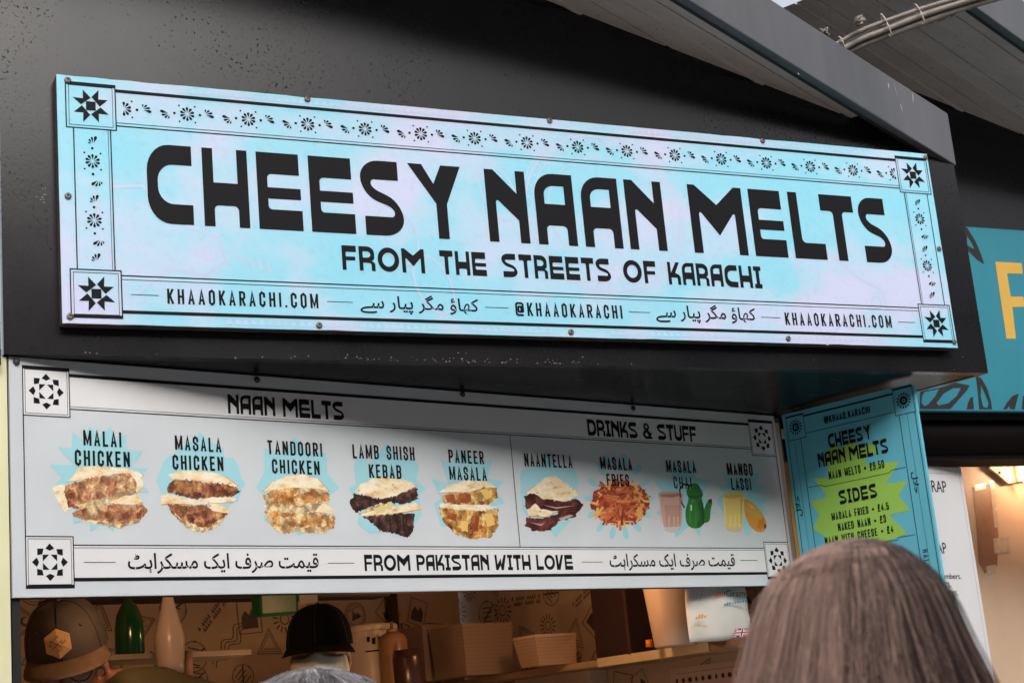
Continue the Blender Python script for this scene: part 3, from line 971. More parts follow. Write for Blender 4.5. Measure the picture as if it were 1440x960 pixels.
# CHEESY NAAN MELTS
vb0 = sg.uv(273, 316)[1]; vb1 = sg.uv(1215, 369)[1]
vtp = (sg.uv(271, 207)[1] + sg.uv(1246, 280)[1]) / 2
vbs = (vb0 + vb1) / 2
def U_(px, py): return sg.uv(px, py)[0]
TITLE = [('C', U_(207, 260), U_(273, 316)), ('H', U_(288, 316), U_(352, 320)), ('E', U_(365, 321), U_(427, 324)), ('E', U_(439, 325), U_(501, 328)),
         ('S', U_(506, 250), U_(568.5, 315)), ('Y', U_(572, 228), U_(646, 233)), ('N', U_(689, 339), U_(746, 342)), ('A', U_(758, 342), U_(813, 346)),
         ('A', U_(824, 347), U_(877, 350)), ('N', U_(887, 351), U_(939, 353)), ('M', U_(977, 355), U_(1053, 360)), ('E', U_(1063, 360), U_(1109, 363)),
         ('L', U_(1119, 363), U_(1164, 366)), ('T', U_(1150, 273), U_(1196, 276)), ('S', U_(1205, 290), U_(1254, 350))]
for lo, hi in ((0, 6), (6, 10), (10, 15)):
    ti = Art(sg, 0.0010)
    for c, u0, u1 in TITLE[lo:hi]: glyph(ti, c, u0, u1, vbs, vtp - vbs)
    ti.build('title_word', M['ink'], shop_sign)
vs0 = (sg.uv(482, 379)[1] + sg.uv(1072, 406)[1]) / 2; vs1 = (sg.uv(481.7, 345)[1] + sg.uv(1069, 375)[1]) / 2
for wd_, a, b_ in (('FROM', (482, 379), (598, 384)), ('THE', (617, 350), (685, 388)), ('STREETS', (707, 389), (860, 396)), ('OF', (876.5, 385), (924, 399)), ('KARACHI', (941, 399), (1072.5, 406))):
    su = Art(sg, 0.0010); text_disp(su, wd_, U_(*a), U_(*b_), vs0, vs1 - vs0, gap=.10); su.build('subtitle_word', M['ink'], shop_sign)
hw = sg.uv(236, 406)[1] - sg.uv(236, 427)[1]
for s_, a, b_ in (('KHAAOKARACHI.COM', (235.5, 427), (448, 433.6)), ('@KHAAOKARACHI', (725.5, 444), (875.7, 448.2)), ('KHAAOKARACHI.COM', (1105, 457), (1254.5, 461))):
    we = Art(sg, 0.0010); text_cond(we, s_, U_(*a), U_(*b_), sg.uv(*a)[1], hw, gap=.22, st=.125, v1=sg.uv(*b_)[1]); we.build('contact_lettering', M['ink'], shop_sign)
for a, b_ in (((507, 438), (672, 421)), ((923, 451), (1061, 433.5))):
    u0, v0 = sg.uv(*a); u1, v1 = sg.uv(*b_)
    we = Art(sg, 0.0010); text_font(we, URDU_EAT, u0, u1, v0 - .004, v1 + .006, bold=.010); we.build('urdu_lettering', M['ink'], shop_sign)
# screws
for i, (px, py) in enumerate(((95, 113.5), (432, 140), (772.5, 170), (1072, 198.5), (1301, 221.5), (95.5, 276), (1320, 350), (98.5, 445), (448.5, 457.5), (802.5, 467), (1108, 476), (1341.5, 481))):
    u, v = sg.uv(px, py)
    if i == 0:
        mm_ = MB()
        mm_.lathe(sg.P(u, v, 0.0012), sg.N, [(.0085, 0), (.0085, .002), (.0060, .0045), (.0025, .0046), (.0022, .002)], 12)
        scr = mm_.build('screw', M['screw'], shop_sign); su0, sv0 = u, v
    else:
        c = scr.copy(); COL.objects.link(c); c.location = sg.P(u, v) - sg.P(su0, sv0)

# ------------------------------------------------------------------ white menu sign over the hatch
M['signwhite'] = simple('printed_pale_grey_board', (0.63, 0.665, 0.69, 1), 0.40, 0.05, 4, spec=.35)
M['bandwhite'] = simple('printed_white_band', (0.77, 0.765, 0.77, 1), 0.40, 0.03, 6, spec=.35)
mg = menu_fr
menu_sign = thing('menu_sign', 'white picture menu of naan melts and drinks above the serving hatch', 'sign', mg.P(MW / 2, 0, 0))
m = MB(); m.box(mg.P(0, 0, -0.010), mg.U * MW, mg.V * MH, mg.N * 0.010, bev=0.0012); m.build('panel', M['signwhite'], menu_sign)
def MU(px, py): return mg.uv(px, py)
mb_box = []
u0, v1 = MU(30.5, 513); u1, v0 = MU(99, 587.5)
bu, bv = u1 - u0, v1 - v0
um0 = u0; vmt = MH - v1
vmb = MU(32, 827.5)[1]
umr = MW - MU(1107.5, 761)[0]
boxes2 = [(um0, MH - vmt - bv, um0 + bu, MH - vmt, 't'), (um0, vmb, um0 + bu, vmb + bv, 'b'), (MW - umr - bu, MH - vmt - bv, MW - umr, MH - vmt, 't'), (MW - umr - bu, vmb, MW - umr, vmb + bv, 'b')]
uL, uR = boxes2[0][2], boxes2[2][0]
b1t = MU(99, 528)[1]; b1b = MU(99.2, 575)[1]
b2t = MU(102.5, 766)[1]; b2b = MU(102.5, 814.5)[1]
bd = Art(mg, 0.0004)
bd.rect(uL, b1b, uR, b1t); bd.rect(uL, b2b, uR, b2t)
for x in boxes2: bd.rect(*x[:4])
bd.build('white_band', M['bandwhite'], menu_sign)
bo = Art(mg, 0.0008)
TK = 0.0085; TN = 0.0026; TF = 0.0013
for u0, v0, u1, v1, k in boxes2:
    bo.frame(u0, v0, u1, v1, TN, top=TK if k == 't' else TN, bottom=TK if k == 'b' else TN)
    e = 0.0062
    bo.frame(u0 + e, v0 + (e if k == 't' else TK), u1 - e, v1 - (e if k == 'b' else TK), TF)
    rosette_eight(bo, (u0 + u1) / 2, (v0 + v1) / 2, bu * .37)
bo.rect(uL, b1t - TK / 2, uR, b1t + TK / 2); bo.rect(uL, b2b - TK / 2, uR, b2b + TK / 2)
bo.rect(uL, b1b - TN / 2, uR, b1b + TN / 2); bo.rect(uL, b1b + .0055, uR, b1b + .0055 + TF)
bo.rect(uL, b2t - TN / 2, uR, b2t + TN / 2); bo.rect(uL, b2t - .0068, uR, b2t - .0068 + TF)
for u in (um0 + TN / 2, MW - umr - TN / 2): bo.rect(u - TN / 2, boxes2[1][3], u + TN / 2, boxes2[0][1])
ud = MU(724, 690)[0]
bo.rect(ud - .0012, b2t, ud + .0012, b1b)
for a, b_ in (((117.5, 790.3), (162.5, 790.3)), ((461, 791.5), (498, 791.3)), ((818, 790), (847, 789.6)), ((1041, 787.6), (1065, 787.2))):
    u0, v0 = MU(*a); u1, v1 = MU(*b_)
    bo.rect(u0, (v0 + v1) / 2 - .0008, u1, (v0 + v1) / 2 + .0008)
bo.build('border_lines', M['ink'], menu_sign)

def line_px(art, s, bl, br, cap, fn, **kw):
    u0, v0 = art.fr.uv(*bl); u1, v1 = art.fr.uv(*br)
    h = art.fr.uv(bl[0], cap)[1] - v0
    fn(art, s, u0, u1, (v0 + v1) / 2, h, **kw)
for s_, bl, br, cap, gp_ in (('NAAN MELTS', (320.7, 581), (484, 591), 554, .08), ('DRINKS & STUFF', (827, 612.5), (980, 621), 589.5, .06), ('FROM PAKISTAN WITH LOVE', (513, 803), (806, 800), 780, .08)):
    he = Art(mg, 0.0010); line_px(he, s_, bl, br, cap, text_disp, gap=gp_); he.build('heading_lettering', M['ink'], menu_sign)
for a, b_ in (((180, 805), (447, 778.5)), ((858, 801), (1032, 779))):
    u0, v0 = MU(*a); u1, v1 = MU(*b_)
    he = Art(mg, 0.0010); text_font(he, URDU_SMILE, u0, u1, v0 - .003, v1 + .002, bold=.014); he.build('urdu_lettering', M['ink'], menu_sign)

LAB = [('MALAI', (117, 626), (170.5, 629), 604.5), ('CHICKEN', (105, 654), (182.5, 656.5), 632.5),
       ('MASALA', (246, 632), (311, 636), 612), ('CHICKEN', (242.5, 659.5), (314, 662), 639.5),
       ('TANDOORI', (376, 638.3), (453, 642), 619), ('CHICKEN', (382.5, 665), (449.5, 667.5), 645.5),
       ('LAMB SHISH', (496, 644), (583, 647.5), 624.5), ('KEBAB', (519, 671.5), (564.5, 673), 652.5),
       ('PANEER', (631, 650.3), (680.5, 652.5), 632), ('MASALA', (632, 674.3), (684.5, 676), 655.5),
       ('NAANTELLA', (737.6, 655.5), (804.8, 658), 637), ('MASALA', (844.6, 659.5), (889, 661.5), 642.3), ('FRIES', (853.5, 682.5), (885, 683.5), 666),
       ('MASALA', (937.5, 663.7), (979, 665), 647), ('CHAI', (947.5, 686.6), (973, 687.3), 670),
       ('MANGO', (1023, 667.6), (1058.6, 668.5), 651), ('LASSI', (1028.8, 688.6), (1056.4, 689), 672)]
for s_, bl, br, cap in LAB:
    la = Art(mg, 0.0018)
    u0, v0 = MU(*bl); u1, v1 = MU(*br)
    text_cond(la, s_, u0, u1, v0, MU(bl[0], cap)[1] - v0, st=.128, gap=.155, v1=v1)
    la.build('dish_lettering', M['ink'], menu_sign)

# ---- printed dish pictures
CY = (0.37, 0.68, 0.745, 1)
def P8(r, g, b): return lin(r, g, b)
def inside(p, poly):
    x, y = p; c = False; n = len(poly)
    for i in range(n):
        x1, y1 = poly[i]; x2, y2 = poly[i - 1]
        if (y1 > y) != (y2 > y) and x < (x2 - x1) * (y - y1) / (y2 - y1) + x1: c = not c
    return c
fd = random.Random(11)
def jag(poly, amt, sub=4):
    """roughen an outline given in photo pixels"""
    out = []
    n = len(poly)
    for i in range(n):
        a, b_ = poly[i], poly[(i + 1) % n]
        k = max(1, int(math.hypot(b_[0] - a[0], b_[1] - a[1]) / sub))
        for j in range(k):
            t = j / k
            out.append((a[0] + (b_[0] - a[0]) * t + fd.uniform(-amt, amt), a[1] + (b_[1] - a[1]) * t + fd.uniform(-amt, amt)))
    return out
def sm2(pts, n=5):
    out = []; k = len(pts)
    for i in range(k):
        p0, p1, p2, p3 = (Vector(pts[(i + d) % k]) for d in (-1, 0, 1, 2))
        for j in range(n):
            t = j / n
            q = 0.5 * ((2 * p1) + (-p0 + p2) * t + (2 * p0 - 5 * p1 + 4 * p2 - p3) * t * t + (-p0 + 3 * p1 - 3 * p2 + p3) * t ** 3)
            out.append((q.x, q.y))
    return out
def lay(art, poly, col):
    art.poly([mg.uv(*p) for p in poly], col=col)
def vary(c, k=.18):
    f = 1 + fd.uniform(-k, k)
    return (min(1, c[0] * f), min(1, c[1] * f), min(1, c[2] * f), 1)
def chunks(art, poly, pal, n, r0, r1, clip=0.85):
    xs = [p[0] for p in poly]; ys = [p[1] for p in poly]
    done = 0; tries = 0
    while done < n and tries < n * 12:
        tries += 1
        p = (fd.uniform(min(xs), max(xs)), fd.uniform(min(ys), max(ys)))
        if not inside(p, poly): continue
        r = fd.uniform(r0, r1); k = fd.randint(5, 8)
        pts = []
        a0 = fd.uniform(0, 6)
        sx = fd.uniform(.7, 1.4)
        for i in range(k):
            a = a0 - 2 * math.pi * i / k
            rr_ = r * fd.uniform(.65, 1.2)
            pts.append((p[0] + rr_ * sx * math.cos(a), p[1] + rr_ * math.sin(a)))
        if sum(inside(q, poly) for q in pts) < clip * k * .8: continue
        cc = vary(fd.choice(pal))
        if r > 1.6:
            lay(art, [(p[0] + (q[0] - p[0]) * 1.12 + .35, p[1] + (q[1] - p[1]) * 1.12 + .75) for q in pts], (cc[0] * .46, cc[1] * .40, cc[2] * .38, 1))
        lay(art, pts, cc)
        if r > 1.6:
            lay(art, [(p[0] + (q[0] - p[0]) * .48 - .3, p[1] + (q[1] - p[1]) * .42 - .55) for q in pts], (min(1, cc[0] * 1.25), min(1, cc[1] * 1.28), min(1, cc[2] * 1.3), 1))
        done += 1
BREAD = [P8(247, 222, 175), P8(240, 205, 150), P8(250, 232, 195), P8(236, 190, 130)]
TOAST = [P8(205, 140, 80), P8(222, 165, 100), P8(180, 110, 60)]
def bread(art, poly, spots=10, base=None, toast=None):
    art.mi = 1; lay(art, jag(poly, .8), None); art.mi = 0
    # toasted lower rim
    n = len(poly); cyy = sum(p[1] for p in poly) / n
    for i in range(n):
        a, b_ = poly[i], poly[(i + 1) % n]
        if (a[1] + b_[1]) / 2 > cyy and abs(a[0] - b_[0]) > 2 and fd.random() < .7:
            lay(art, [a, b_, (b_[0], b_[1] - fd.uniform(.5, 1.1)), (a[0], a[1] - fd.uniform(.5, 1.1))], vary(P8(196, 126, 70)))
def filling(art, poly, pal, base, n=90, r=(1.7, 4.6)):
    k = {id(CHK): 2, id(CHK2): 3, id(TAN): 4, id(LAMB): 5, id(PAN): 6, id(CH): 7}.get(id(pal), 8)
    art.mi = k; lay(art, jag(poly, 1.5, 2.6), None); art.mi = 0
    # crumbs that break the outline
    m_ = len(poly)
    for i in range(int(n * .12)):
        q = fd.randrange(m_); a, b_ = poly[q], poly[(q + 1) % m_]; t = fd.random()
        c = (a[0] + (b_[0] - a[0]) * t, a[1] + (b_[1] - a[1]) * t)
        art.mi = k; lay(art, [(c[0] + fd.uniform(.8, 1.9) * math.cos(-x), c[1] + fd.uniform(.8, 1.6) * math.sin(-x)) for x in (0, 1.05, 2.1, 3.14, 4.2, 5.2)], None); art.mi = 0
CHK = [P8(190, 120, 85), P8(214, 148, 105), P8(160, 92, 66), P8(120, 64, 52), P8(206, 140, 104), P8(176, 108, 80), P8(90, 48, 45), P8(140, 84, 66)]
CHK2 = [P8(150, 90, 70), P8(176, 110, 80), P8(120, 68, 55), P8(95, 55, 48), P8(165, 104, 76), P8(80, 60, 50)]
TAN = [P8(225, 150, 80), P8(236, 172, 100), P8(205, 120, 60), P8(245, 205, 140), P8(180, 95, 50), P8(240, 188, 120)]
LAMB = [P8(78, 50, 45), P8(96, 62, 52), P8(60, 38, 36), P8(115, 78, 62), P8(48, 30, 30)]
PAN = [P8(215, 160, 70), P8(150, 75, 45), P8(235, 195, 110), P8(120, 55, 40), P8(190, 110, 55), P8(228, 180, 96)]
CH = [P8(110, 52, 45), P8(92, 40, 36), P8(130, 70, 60), P8(80, 34, 32), P8(170, 120, 112)]
CHEESE = [P8(248, 228, 180), P8(244, 210, 140), P8(250, 238, 205)]
def scale4(pts, ox, oy, k): return [(ox + x / k, oy + y / k) for x, y in pts]
def burst(art, pts): lay(art, pts, CY)

def food_bread():
    t = NT('printed_flat_bread'); co = t.coord((1, 1, 1.8))
    n1 = t.noise(co, 30, 4, .5); n2 = t.noise(co, 62, 3, .55); n3 = t.noise(co, 190, 3, .6)
    b = t.ramp(n1, [(.26, P8(226, 172, 112)), (.62, P8(254, 242, 216)), (.42, P8(248, 222, 176))])
    b = t.mix(t.ramp(n2, [(.62, (0, 0, 0, 1)), (.72, (.8, .8, .8, 1))]), b, P8(182, 112, 62))
    b = t.mix(.12, b, t.ramp(n3, [(.3, (.5, .4, .3, 1)), (.7, (1, 1, 1, 1))]), 'MULTIPLY')
    t.l(b, t.b.inputs['Base Color']); t.b.inputs['Roughness'].default_value = .42; t.b.inputs['Specular IOR Level'].default_value = .3
    return t.m
def food_fill(name, stops, sc=46):
    t = NT(name); co = t.coord()
    n0 = t.noise(co, 60, 3, .6, 'Color')
    dv = t.n('ShaderNodeMix', data_type='RGBA', blend_type='LINEAR_LIGHT'); dv.inputs[0].default_value = .018
    t.l(co, dv.inputs[6]); t.l(n0, dv.inputs[7])
    n1 = t.noise(dv.outputs[2], sc * 1.15, 6, .68)
    vo = t.n('ShaderNodeTexVoronoi', Scale=float(sc)); vo.feature = 'SMOOTH_F1'; t.l(dv.outputs[2], vo.inputs['Vector'])
    b = t.ramp(n1, stops)
    b = t.mix(.85, b, t.ramp(vo.outputs['Distance'], [(.22, (1.0, 1.0, 1.0, 1)), (.60, (.28, .20, .17, 1))]), 'MULTIPLY')
    t.l(b, t.b.inputs['Base Color']); t.b.inputs['Roughness'].default_value = .42; t.b.inputs['Specular IOR Level'].default_value = .3
    return t.m
MBR = food_bread()
F_CHK = food_fill('printed_chicken', [(.31, P8(96, 46, 38)), (.63, P8(250, 226, 180)), (.40, P8(176, 104, 76)), (.48, P8(214, 146, 104)), (.55, P8(232, 186, 136))])
F_CHK2 = food_fill('printed_masala_chicken', [(.31, P8(70, 40, 36)), (.65, P8(240, 200, 130)), (.41, P8(132, 76, 58)), (.49, P8(176, 110, 78)), (.57, P8(212, 152, 100))])
F_TAN = food_fill('printed_tandoori_chicken', [(.28, P8(160, 76, 36)), (.63, P8(254, 240, 206)), (.40, P8(222, 136, 66)), (.48, P8(240, 176, 100)), (.55, P8(248, 212, 150))])
F_LAMB = food_fill('printed_lamb', [(.31, P8(40, 24, 24)), (.75, P8(150, 112, 92)), (.48, P8(78, 50, 45)), (.55, P8(104, 72, 60))])
F_PAN = food_fill('printed_paneer', [(.31, P8(96, 38, 28)), (.63, P8(252, 232, 176)), (.40, P8(176, 98, 48)), (.48, P8(222, 160, 78)), (.55, P8(240, 200, 120))], 36)
F_CHO = food_fill('printed_chocolate', [(.30, P8(62, 24, 24)), (.75, P8(196, 150, 142)), (.50, P8(104, 50, 44)), (.62, P8(130, 74, 66))], 30)
F_CHE = food_fill('printed_cheese', [(.30, P8(226, 172, 96)), (.70, P8(254, 246, 226)), (.48, P8(248, 220, 160))], 60)
FMATS = [M['print'], MBR, F_CHK, F_CHK2, F_TAN, F_LAMB, F_PAN, F_CHO, F_CHE]
pics = {}
def picture(): return Art(mg, 0.0008)
# 1 malai chicken (traced at 5.65x from 60,590)
T = lambda pts: scale4(pts, 60, 590, 5.647)
a = picture()
burst(a, T([(55,355),(250,360),(115,215),(230,225),(235,95),(320,170),(370,45),(440,130),(540,50),(570,150),(665,115),(665,240),(790,248),(700,380),(840,385),(780,440),(800,520),(845,575),(700,575),(600,700),(560,890),(480,820),(375,890),(370,790),(240,825),(250,720),(100,505),(150,460)]))
bread(a, T([(180,500),(240,450),(285,385),(330,372),(480,372),(650,385),(775,420),(800,450),(690,430),(560,435),(400,455),(290,480)]), 12)
bread(a, T([(70,545),(110,520),(170,515),(200,570),(190,640),(215,700),(175,735),(120,660)]), 9)
filling(a, T([(170,520),(300,480),(420,455),(560,437),(690,425),(740,430),(760,560),(600,625),(430,690),(290,705),(200,690),(180,600)]), CHK, P8(185, 120, 90), 120)
bread(a, T([(690,425),(790,440),(800,540),(740,590),(750,500)]), 4)
filling(a, T([(250,680),(430,640),(600,580),(730,520),(745,575),(620,640),(450,700),(310,715)]), CHEESE, CHEESE[0], 26)
bread(a, T([(520,660),(640,605),(740,595),(800,660),(720,680),(560,672)]), 8)
filling(a, T([(240,735),(330,705),(470,690),(560,665),(720,680),(800,670),(835,730),(760,800),(650,830),(600,850),(470,810),(330,800),(250,760)]), CHK, P8(180, 115, 85), 110)
filling(a, T([(300,790),(420,800),(520,820),(640,830),(770,780),(770,810),(640,850),(600,865),(500,840),(340,815)]), CHEESE, CHEESE[1], 22)
pics['malai'] = a
# 2 masala chicken (6x from 220,600)
T = lambda pts: scale4(pts, 220, 600, 6.0)
a = picture()
burst(a, T([(0,455),(60,290),(110,240),(170,240),(180,180),(330,100),(365,40),(420,110),(560,170),(570,260),(640,260),(690,320),(720,440),(750,480),(720,520),(690,620),(560,700),(80,640),(30,530)]))
bread(a, T([(95,405),(200,375),(330,365),(500,390),(580,420),(690,500),(640,520),(560,480),(400,470),(250,445),(130,435)]), 12)
filling(a, T([(110,470),(160,440),(250,445),(400,470),(560,475),(660,510),(705,540),(650,590),(440,600),(330,610),(200,580),(90,550)]), CHK2, P8(140, 86, 66), 110)
bread(a, T([(40,580),(90,560),(200,590),(330,615),(470,590),(690,600),(640,640),(430,650),(300,660),(130,650),(40,660)]), 8, P8(246, 214, 140))
bread(a, T([(420,655),(520,650),(630,700),(600,735),(480,715)]), 4)
filling(a, T([(90,650),(300,665),(420,660),(470,715),(600,735),(520,830),(430,870),(330,870),(250,830),(140,740)]), CHK2, P8(150, 90, 66), 90)
filling(a, T([(150,730),(240,790),(330,830),(430,850),(530,790),(590,745),(520,840),(430,885),(330,885),(240,845)]), [P8(246,210,90), P8(240,190,80), P8(250,228,150)], P8(244, 205, 100), 40)
pics['masala'] = a
# 3 tandoori chicken (4x from 360,500)
T = lambda pts: scale4(pts, 360, 500, 4.0)
a = picture()
burst(a, T([(45,520),(150,545),(215,455),(285,540),(395,545),(400,660),(468,740),(400,800),(420,930),(330,960),(245,1010),(180,960),(40,930),(60,800),(0,740),(45,655)]))
bread(a, T([(35,765),(90,710),(180,672),(270,665),(350,695),(415,765),(330,748),(220,740),(120,752)]), 16)
filling(a, T([(38,780),(120,752),(220,742),(330,748),(412,775),(410,820),(340,830),(200,845),(60,840)]), TAN, P8(225, 150, 85), 80)
filling(a, T([(40,835),(120,830),(230,845),(330,820),(400,820),(370,870),(220,890),(60,880)]), CHEESE, CHEESE[0], 40)
bread(a, T([(370,830),(400,835),(445,880),(400,890),(330,880)]), 5)
filling(a, T([(45,870),(180,885),(330,880),(440,900),(440,965),(380,995),(250,985),(130,990),(60,930)]), TAN, P8(232, 165, 95), 100)
filling(a, T([(70,935),(160,975),(300,960),(430,960),(390,1000),(250,990),(140,1000)]), CHEESE + TAN[:2], CHEESE[1], 40)
chunks(a, T([(60,780),(400,780),(400,850),(60,850)]), [P8(90,120,40)], 7, .7, 1.4)
pics['tandoori'] = a
# 4 lamb shish
a = picture()
burst(a, T([(520,745),(560,720),(550,610),(580,560),(640,600),(730,490),(800,575),(880,575),(915,620),(900,700),(955,745),(915,780),(930,900),(880,960),(640,1000),(570,940),(580,850)]))
bread(a, T([(555,765),(590,720),(660,690),(760,685),(860,705),(905,735),(850,760),(790,790),(700,805),(620,790)]), 26)
filling(a, T([(525,830),(555,770),(620,790),(700,805),(790,790),(850,760),(905,740),(908,810),(830,830),(700,830),(620,860),(560,880)]), LAMB, P8(72, 46, 42), 80)
filling(a, T([(600,870),(700,830),(760,840),(760,880),(660,900)]), [P8(240,225,150), P8(225,205,120), P8(200,190,120)], P8(236, 220, 150), 22)
bread(a, T([(575,890),(700,860),(830,840),(900,825),(930,865),(850,880),(720,895),(600,905)]), 10)
filling(a, T([(600,905),(700,895),(830,885),(890,880),(890,960),(850,1030),(800,1000),(700,985),(640,930)]), LAMB, P8(80, 52, 46), 70)
for q in ([(745,905),(752,905),(762,985),(755,990)], [(822,895),(828,893),(838,985),(830,990)], [(690,905),(696,905),(690,960),(684,955)], [(640,800),(646,800),(640,850),(634,850)], [(770,790),(776,790),(780,835),(772,835)]):
    lay(a, jag(scale4(q, 360, 500, 4.0), .3), P8(30, 16, 16))
for q in ([(660,860),(700,840),(740,850),(720,880),(680,890)], [(735,820),(760,815),(765,860),(740,865)]): lay(a, jag(scale4(q, 360, 500, 4.0), .9), P8(226, 206, 140))
pics['lamb'] = a
# 5 paneer
a = picture()
burst(a, T([(985,690),(1080,720),(1035,580),(1085,610),(1130,560),(1120,520),(1200,560),(1285,600),(1330,580),(1300,690),(1390,705),(1350,760),(1400,830),(1340,840),(1360,960),(1040,960),(1000,830),(1040,800)]))
bread(a, T([(1020,775),(1090,725),(1170,702),(1290,705),(1350,735),(1280,745),(1200,770),(1090,770)]), 14)
filling(a, T([(1040,790),(1090,770),(1200,770),(1290,740),(1355,745),(1360,800),(1310,830),(1200,845),(1060,830)]), PAN, P8(190, 120, 60), 80, (1.5, 4.2))
bread(a, T([(1040,830),(1140,835),(1290,840),(1350,850),(1290,875),(1140,870),(1030,850)]), 6, P8(248, 222, 140))
filling(a, T([(1030,850),(1140,870),(1290,875),(1360,855),(1360,960),(1320,1020),(1200,1030),(1120,1000),(1050,930)]), PAN, P8(205, 140, 70), 95, (1.4, 4.0))
for q in ([(1065,785),(1110,775),(1120,815),(1075,828)], [(1140,778),(1205,776),(1210,822),(1150,826)], [(1210,895),(1255,905),(1250,985),(1215,990)], [(1080,880),(1130,890),(1120,930),(1075,915)]):
    lay(a, jag(scale4(q, 360, 500, 4.0), .5), vary(P8(150, 74, 42))); lay(a, scale4([(p[0] * .55 + q[0][0] * .45, p[1] * .5 + q[0][1] * .5) for p in q], 360, 500, 4.0), P8(176, 96, 56))
for q in ([(1255,755),(1300,745),(1330,790),(1290,810)], [(1280,890),(1330,885),(1345,950),(1300,960)], [(1150,930),(1195,935),(1190,990),(1155,985)]):
    lay(a, jag(scale4(q, 360, 500, 4.0), .9), P8(236, 192, 110))
pics['paneer'] = a
# 6 naantella (3.692x from 720,520)
T = lambda pts: scale4(pts, 720, 520, 3.692)
a = picture()
burst(a, T([(40,560),(50,515),(140,500),(185,415),(220,490),(330,520),(345,590),(330,640),(350,700),(300,790),(270,815),(225,870),(190,820),(90,780),(50,720)]))
bread(a, T([(65,640),(120,600),(170,560),(215,545),(260,575),(330,620),(345,650),(270,685),(160,670)]), 10, P8(240, 226, 190))
filling(a, T([(62,655),(110,640),(160,668),(270,685),(330,665),(368,700),(350,730),(260,740),(150,740),(70,715)]), CH, P8(105, 50, 44), 50, (1.5, 4))
bread(a, T([(80,730),(120,690),(150,720),(240,735),(170,765),(85,760)]), 4, P8(240, 222, 180))
filling(a, T([(75,765),(170,765),(250,740),(345,725),(330,760),(240,790),(200,830),(110,835),(68,810)]), CH, P8(112, 54, 48), 50, (1.5, 4))
for q in ([(160,700),(230,712),(330,702),(230,720)], [(90,790),(150,800),(170,790),(150,808)], [(240,770),(300,750),(320,755),(260,782)]): lay(a, T(q), P8(205, 165, 158))
pics['naantella'] = a
# 7 masala fries
a = picture()
def drop(cx_, cy_, rx, ry, ro): lay(a, T(ellipse(cx_, cy_, rx, ry, 14, 0, ro)), CY)
for i in range(14):
    an = 2 * math.pi * i / 14
    drop(555 + 150 * math.cos(an), 665 + 185 * math.sin(an), 34, 15, math.atan2(185 * math.sin(an), 150 * math.cos(an)))
drop(495, 465, 32, 20, 1.4); drop(580, 470, 32, 20, 1.7)
FR = [P8(190, 84, 54), P8(206, 104, 64), P8(170, 66, 46), P8(212, 122, 72), P8(146, 54, 40), P8(222, 146, 84)]
oval = T(ellipse(560, 690, 150, 110, 24))
lay(a, jag(oval, 2), P8(150, 62, 45))
for i in range(210):
    an = fd.uniform(0, 6.283); rr_ = math.sqrt(fd.random())
    cx_, cy_ = 560 + 138 * rr_ * math.cos(an), 690 + 112 * rr_ * math.sin(an)
    dr = an + fd.gauss(0, .9); l = fd.uniform(18, 40) * (1.15 - .35 * rr_); w_ = fd.uniform(4.5, 7)
    dx, dy = math.cos(dr), math.sin(dr)
    colr = vary(fd.choice(FR if rr_ < .8 else FR + [P8(236, 180, 100)] * 3))
    lay(a, T([(cx_ - dx * l - dy * w_, cy_ - dy * l + dx * w_), (cx_ + dx * l - dy * w_, cy_ + dy * l + dx * w_), (cx_ + dx * l + dy * w_, cy_ + dy * l - dx * w_), (cx_ - dx * l + dy * w_, cy_ - dy * l - dx * w_)]), colr)
pics['fries'] = a
# 8 masala chai
a = picture()
burst(a, T([(738,570),(830,565),(820,460),(885,520),(935,465),(950,560),(1035,575),(990,640),(1050,745),(990,760),(975,865),(930,800),(850,870),(830,800),(750,745),(790,660)]))
lay(a, T([(758,640),(775,632),(860,630),(888,645),(880,800),(870,830),(830,842),(795,835),(785,800)]), P8(206, 165, 150))
lay(a, T([(790,700),(800,830),(830,838),(868,826),(872,700)]), P8(196, 150, 134))
lay(a, T([(765,645),(860,640),(882,650),(830,662),(780,658)]), P8(170, 118, 105))
for x in (812, 838, 858): lay(a, T([(x, 760), (x + 6, 760), (x + 4, 826), (x, 826)]), P8(222, 190, 176))
lay(a, T([(788,815),(872,812),(866,832),(830,843),(797,836)]), P8(205, 196, 192))
GRN, GRN2, GRN3 = P8(52, 120, 52), P8(36, 88, 42), P8(80, 150, 78)
lay(a, sm2(T([(905,630),(915,600),(940,588),(965,595),(990,640),(985,670),(1000,740),(1000,790),(970,818),(930,818),(905,790),(900,730),(915,670)])), GRN)
lay(a, T([(985,670),(1000,740),(1000,790),(970,818),(955,820),(975,760),(965,690)]), GRN2)
lay(a, sm2(T([(998,720),(1010,690),(1022,672),(1038,685),(1030,730),(1025,780),(1000,792),(1000,760)])), GRN)
lay(a, T([(1018,672),(1036,668),(1038,688),(1026,690)]), P8(30, 60, 36))
lay(a, T([(905,640),(920,652),(960,655),(990,640),(990,650),(955,668),(915,662)]), GRN2)
a.stroke([mg.uv(*p) for p in T([(925,598),(890,592),(870,620),(875,680),(895,715)])], .006, col=P8(32, 44, 36))
lay(a, T([(925,700),(935,700),(932,730),(922,730)]), P8(200, 225, 200)); lay(a, T([(928,672),(950,672),(940,690),(930,690)]), GRN3)
for x, w_, c_ in ((764, 7, P8(222, 186, 172)), (868, 9, P8(182, 136, 122))): lay(a, T([(x, 662), (x + w_, 662), (x + w_ + (6 if x < 800 else -4), 800), (x + (10 if x < 800 else -2), 800)]), c_)
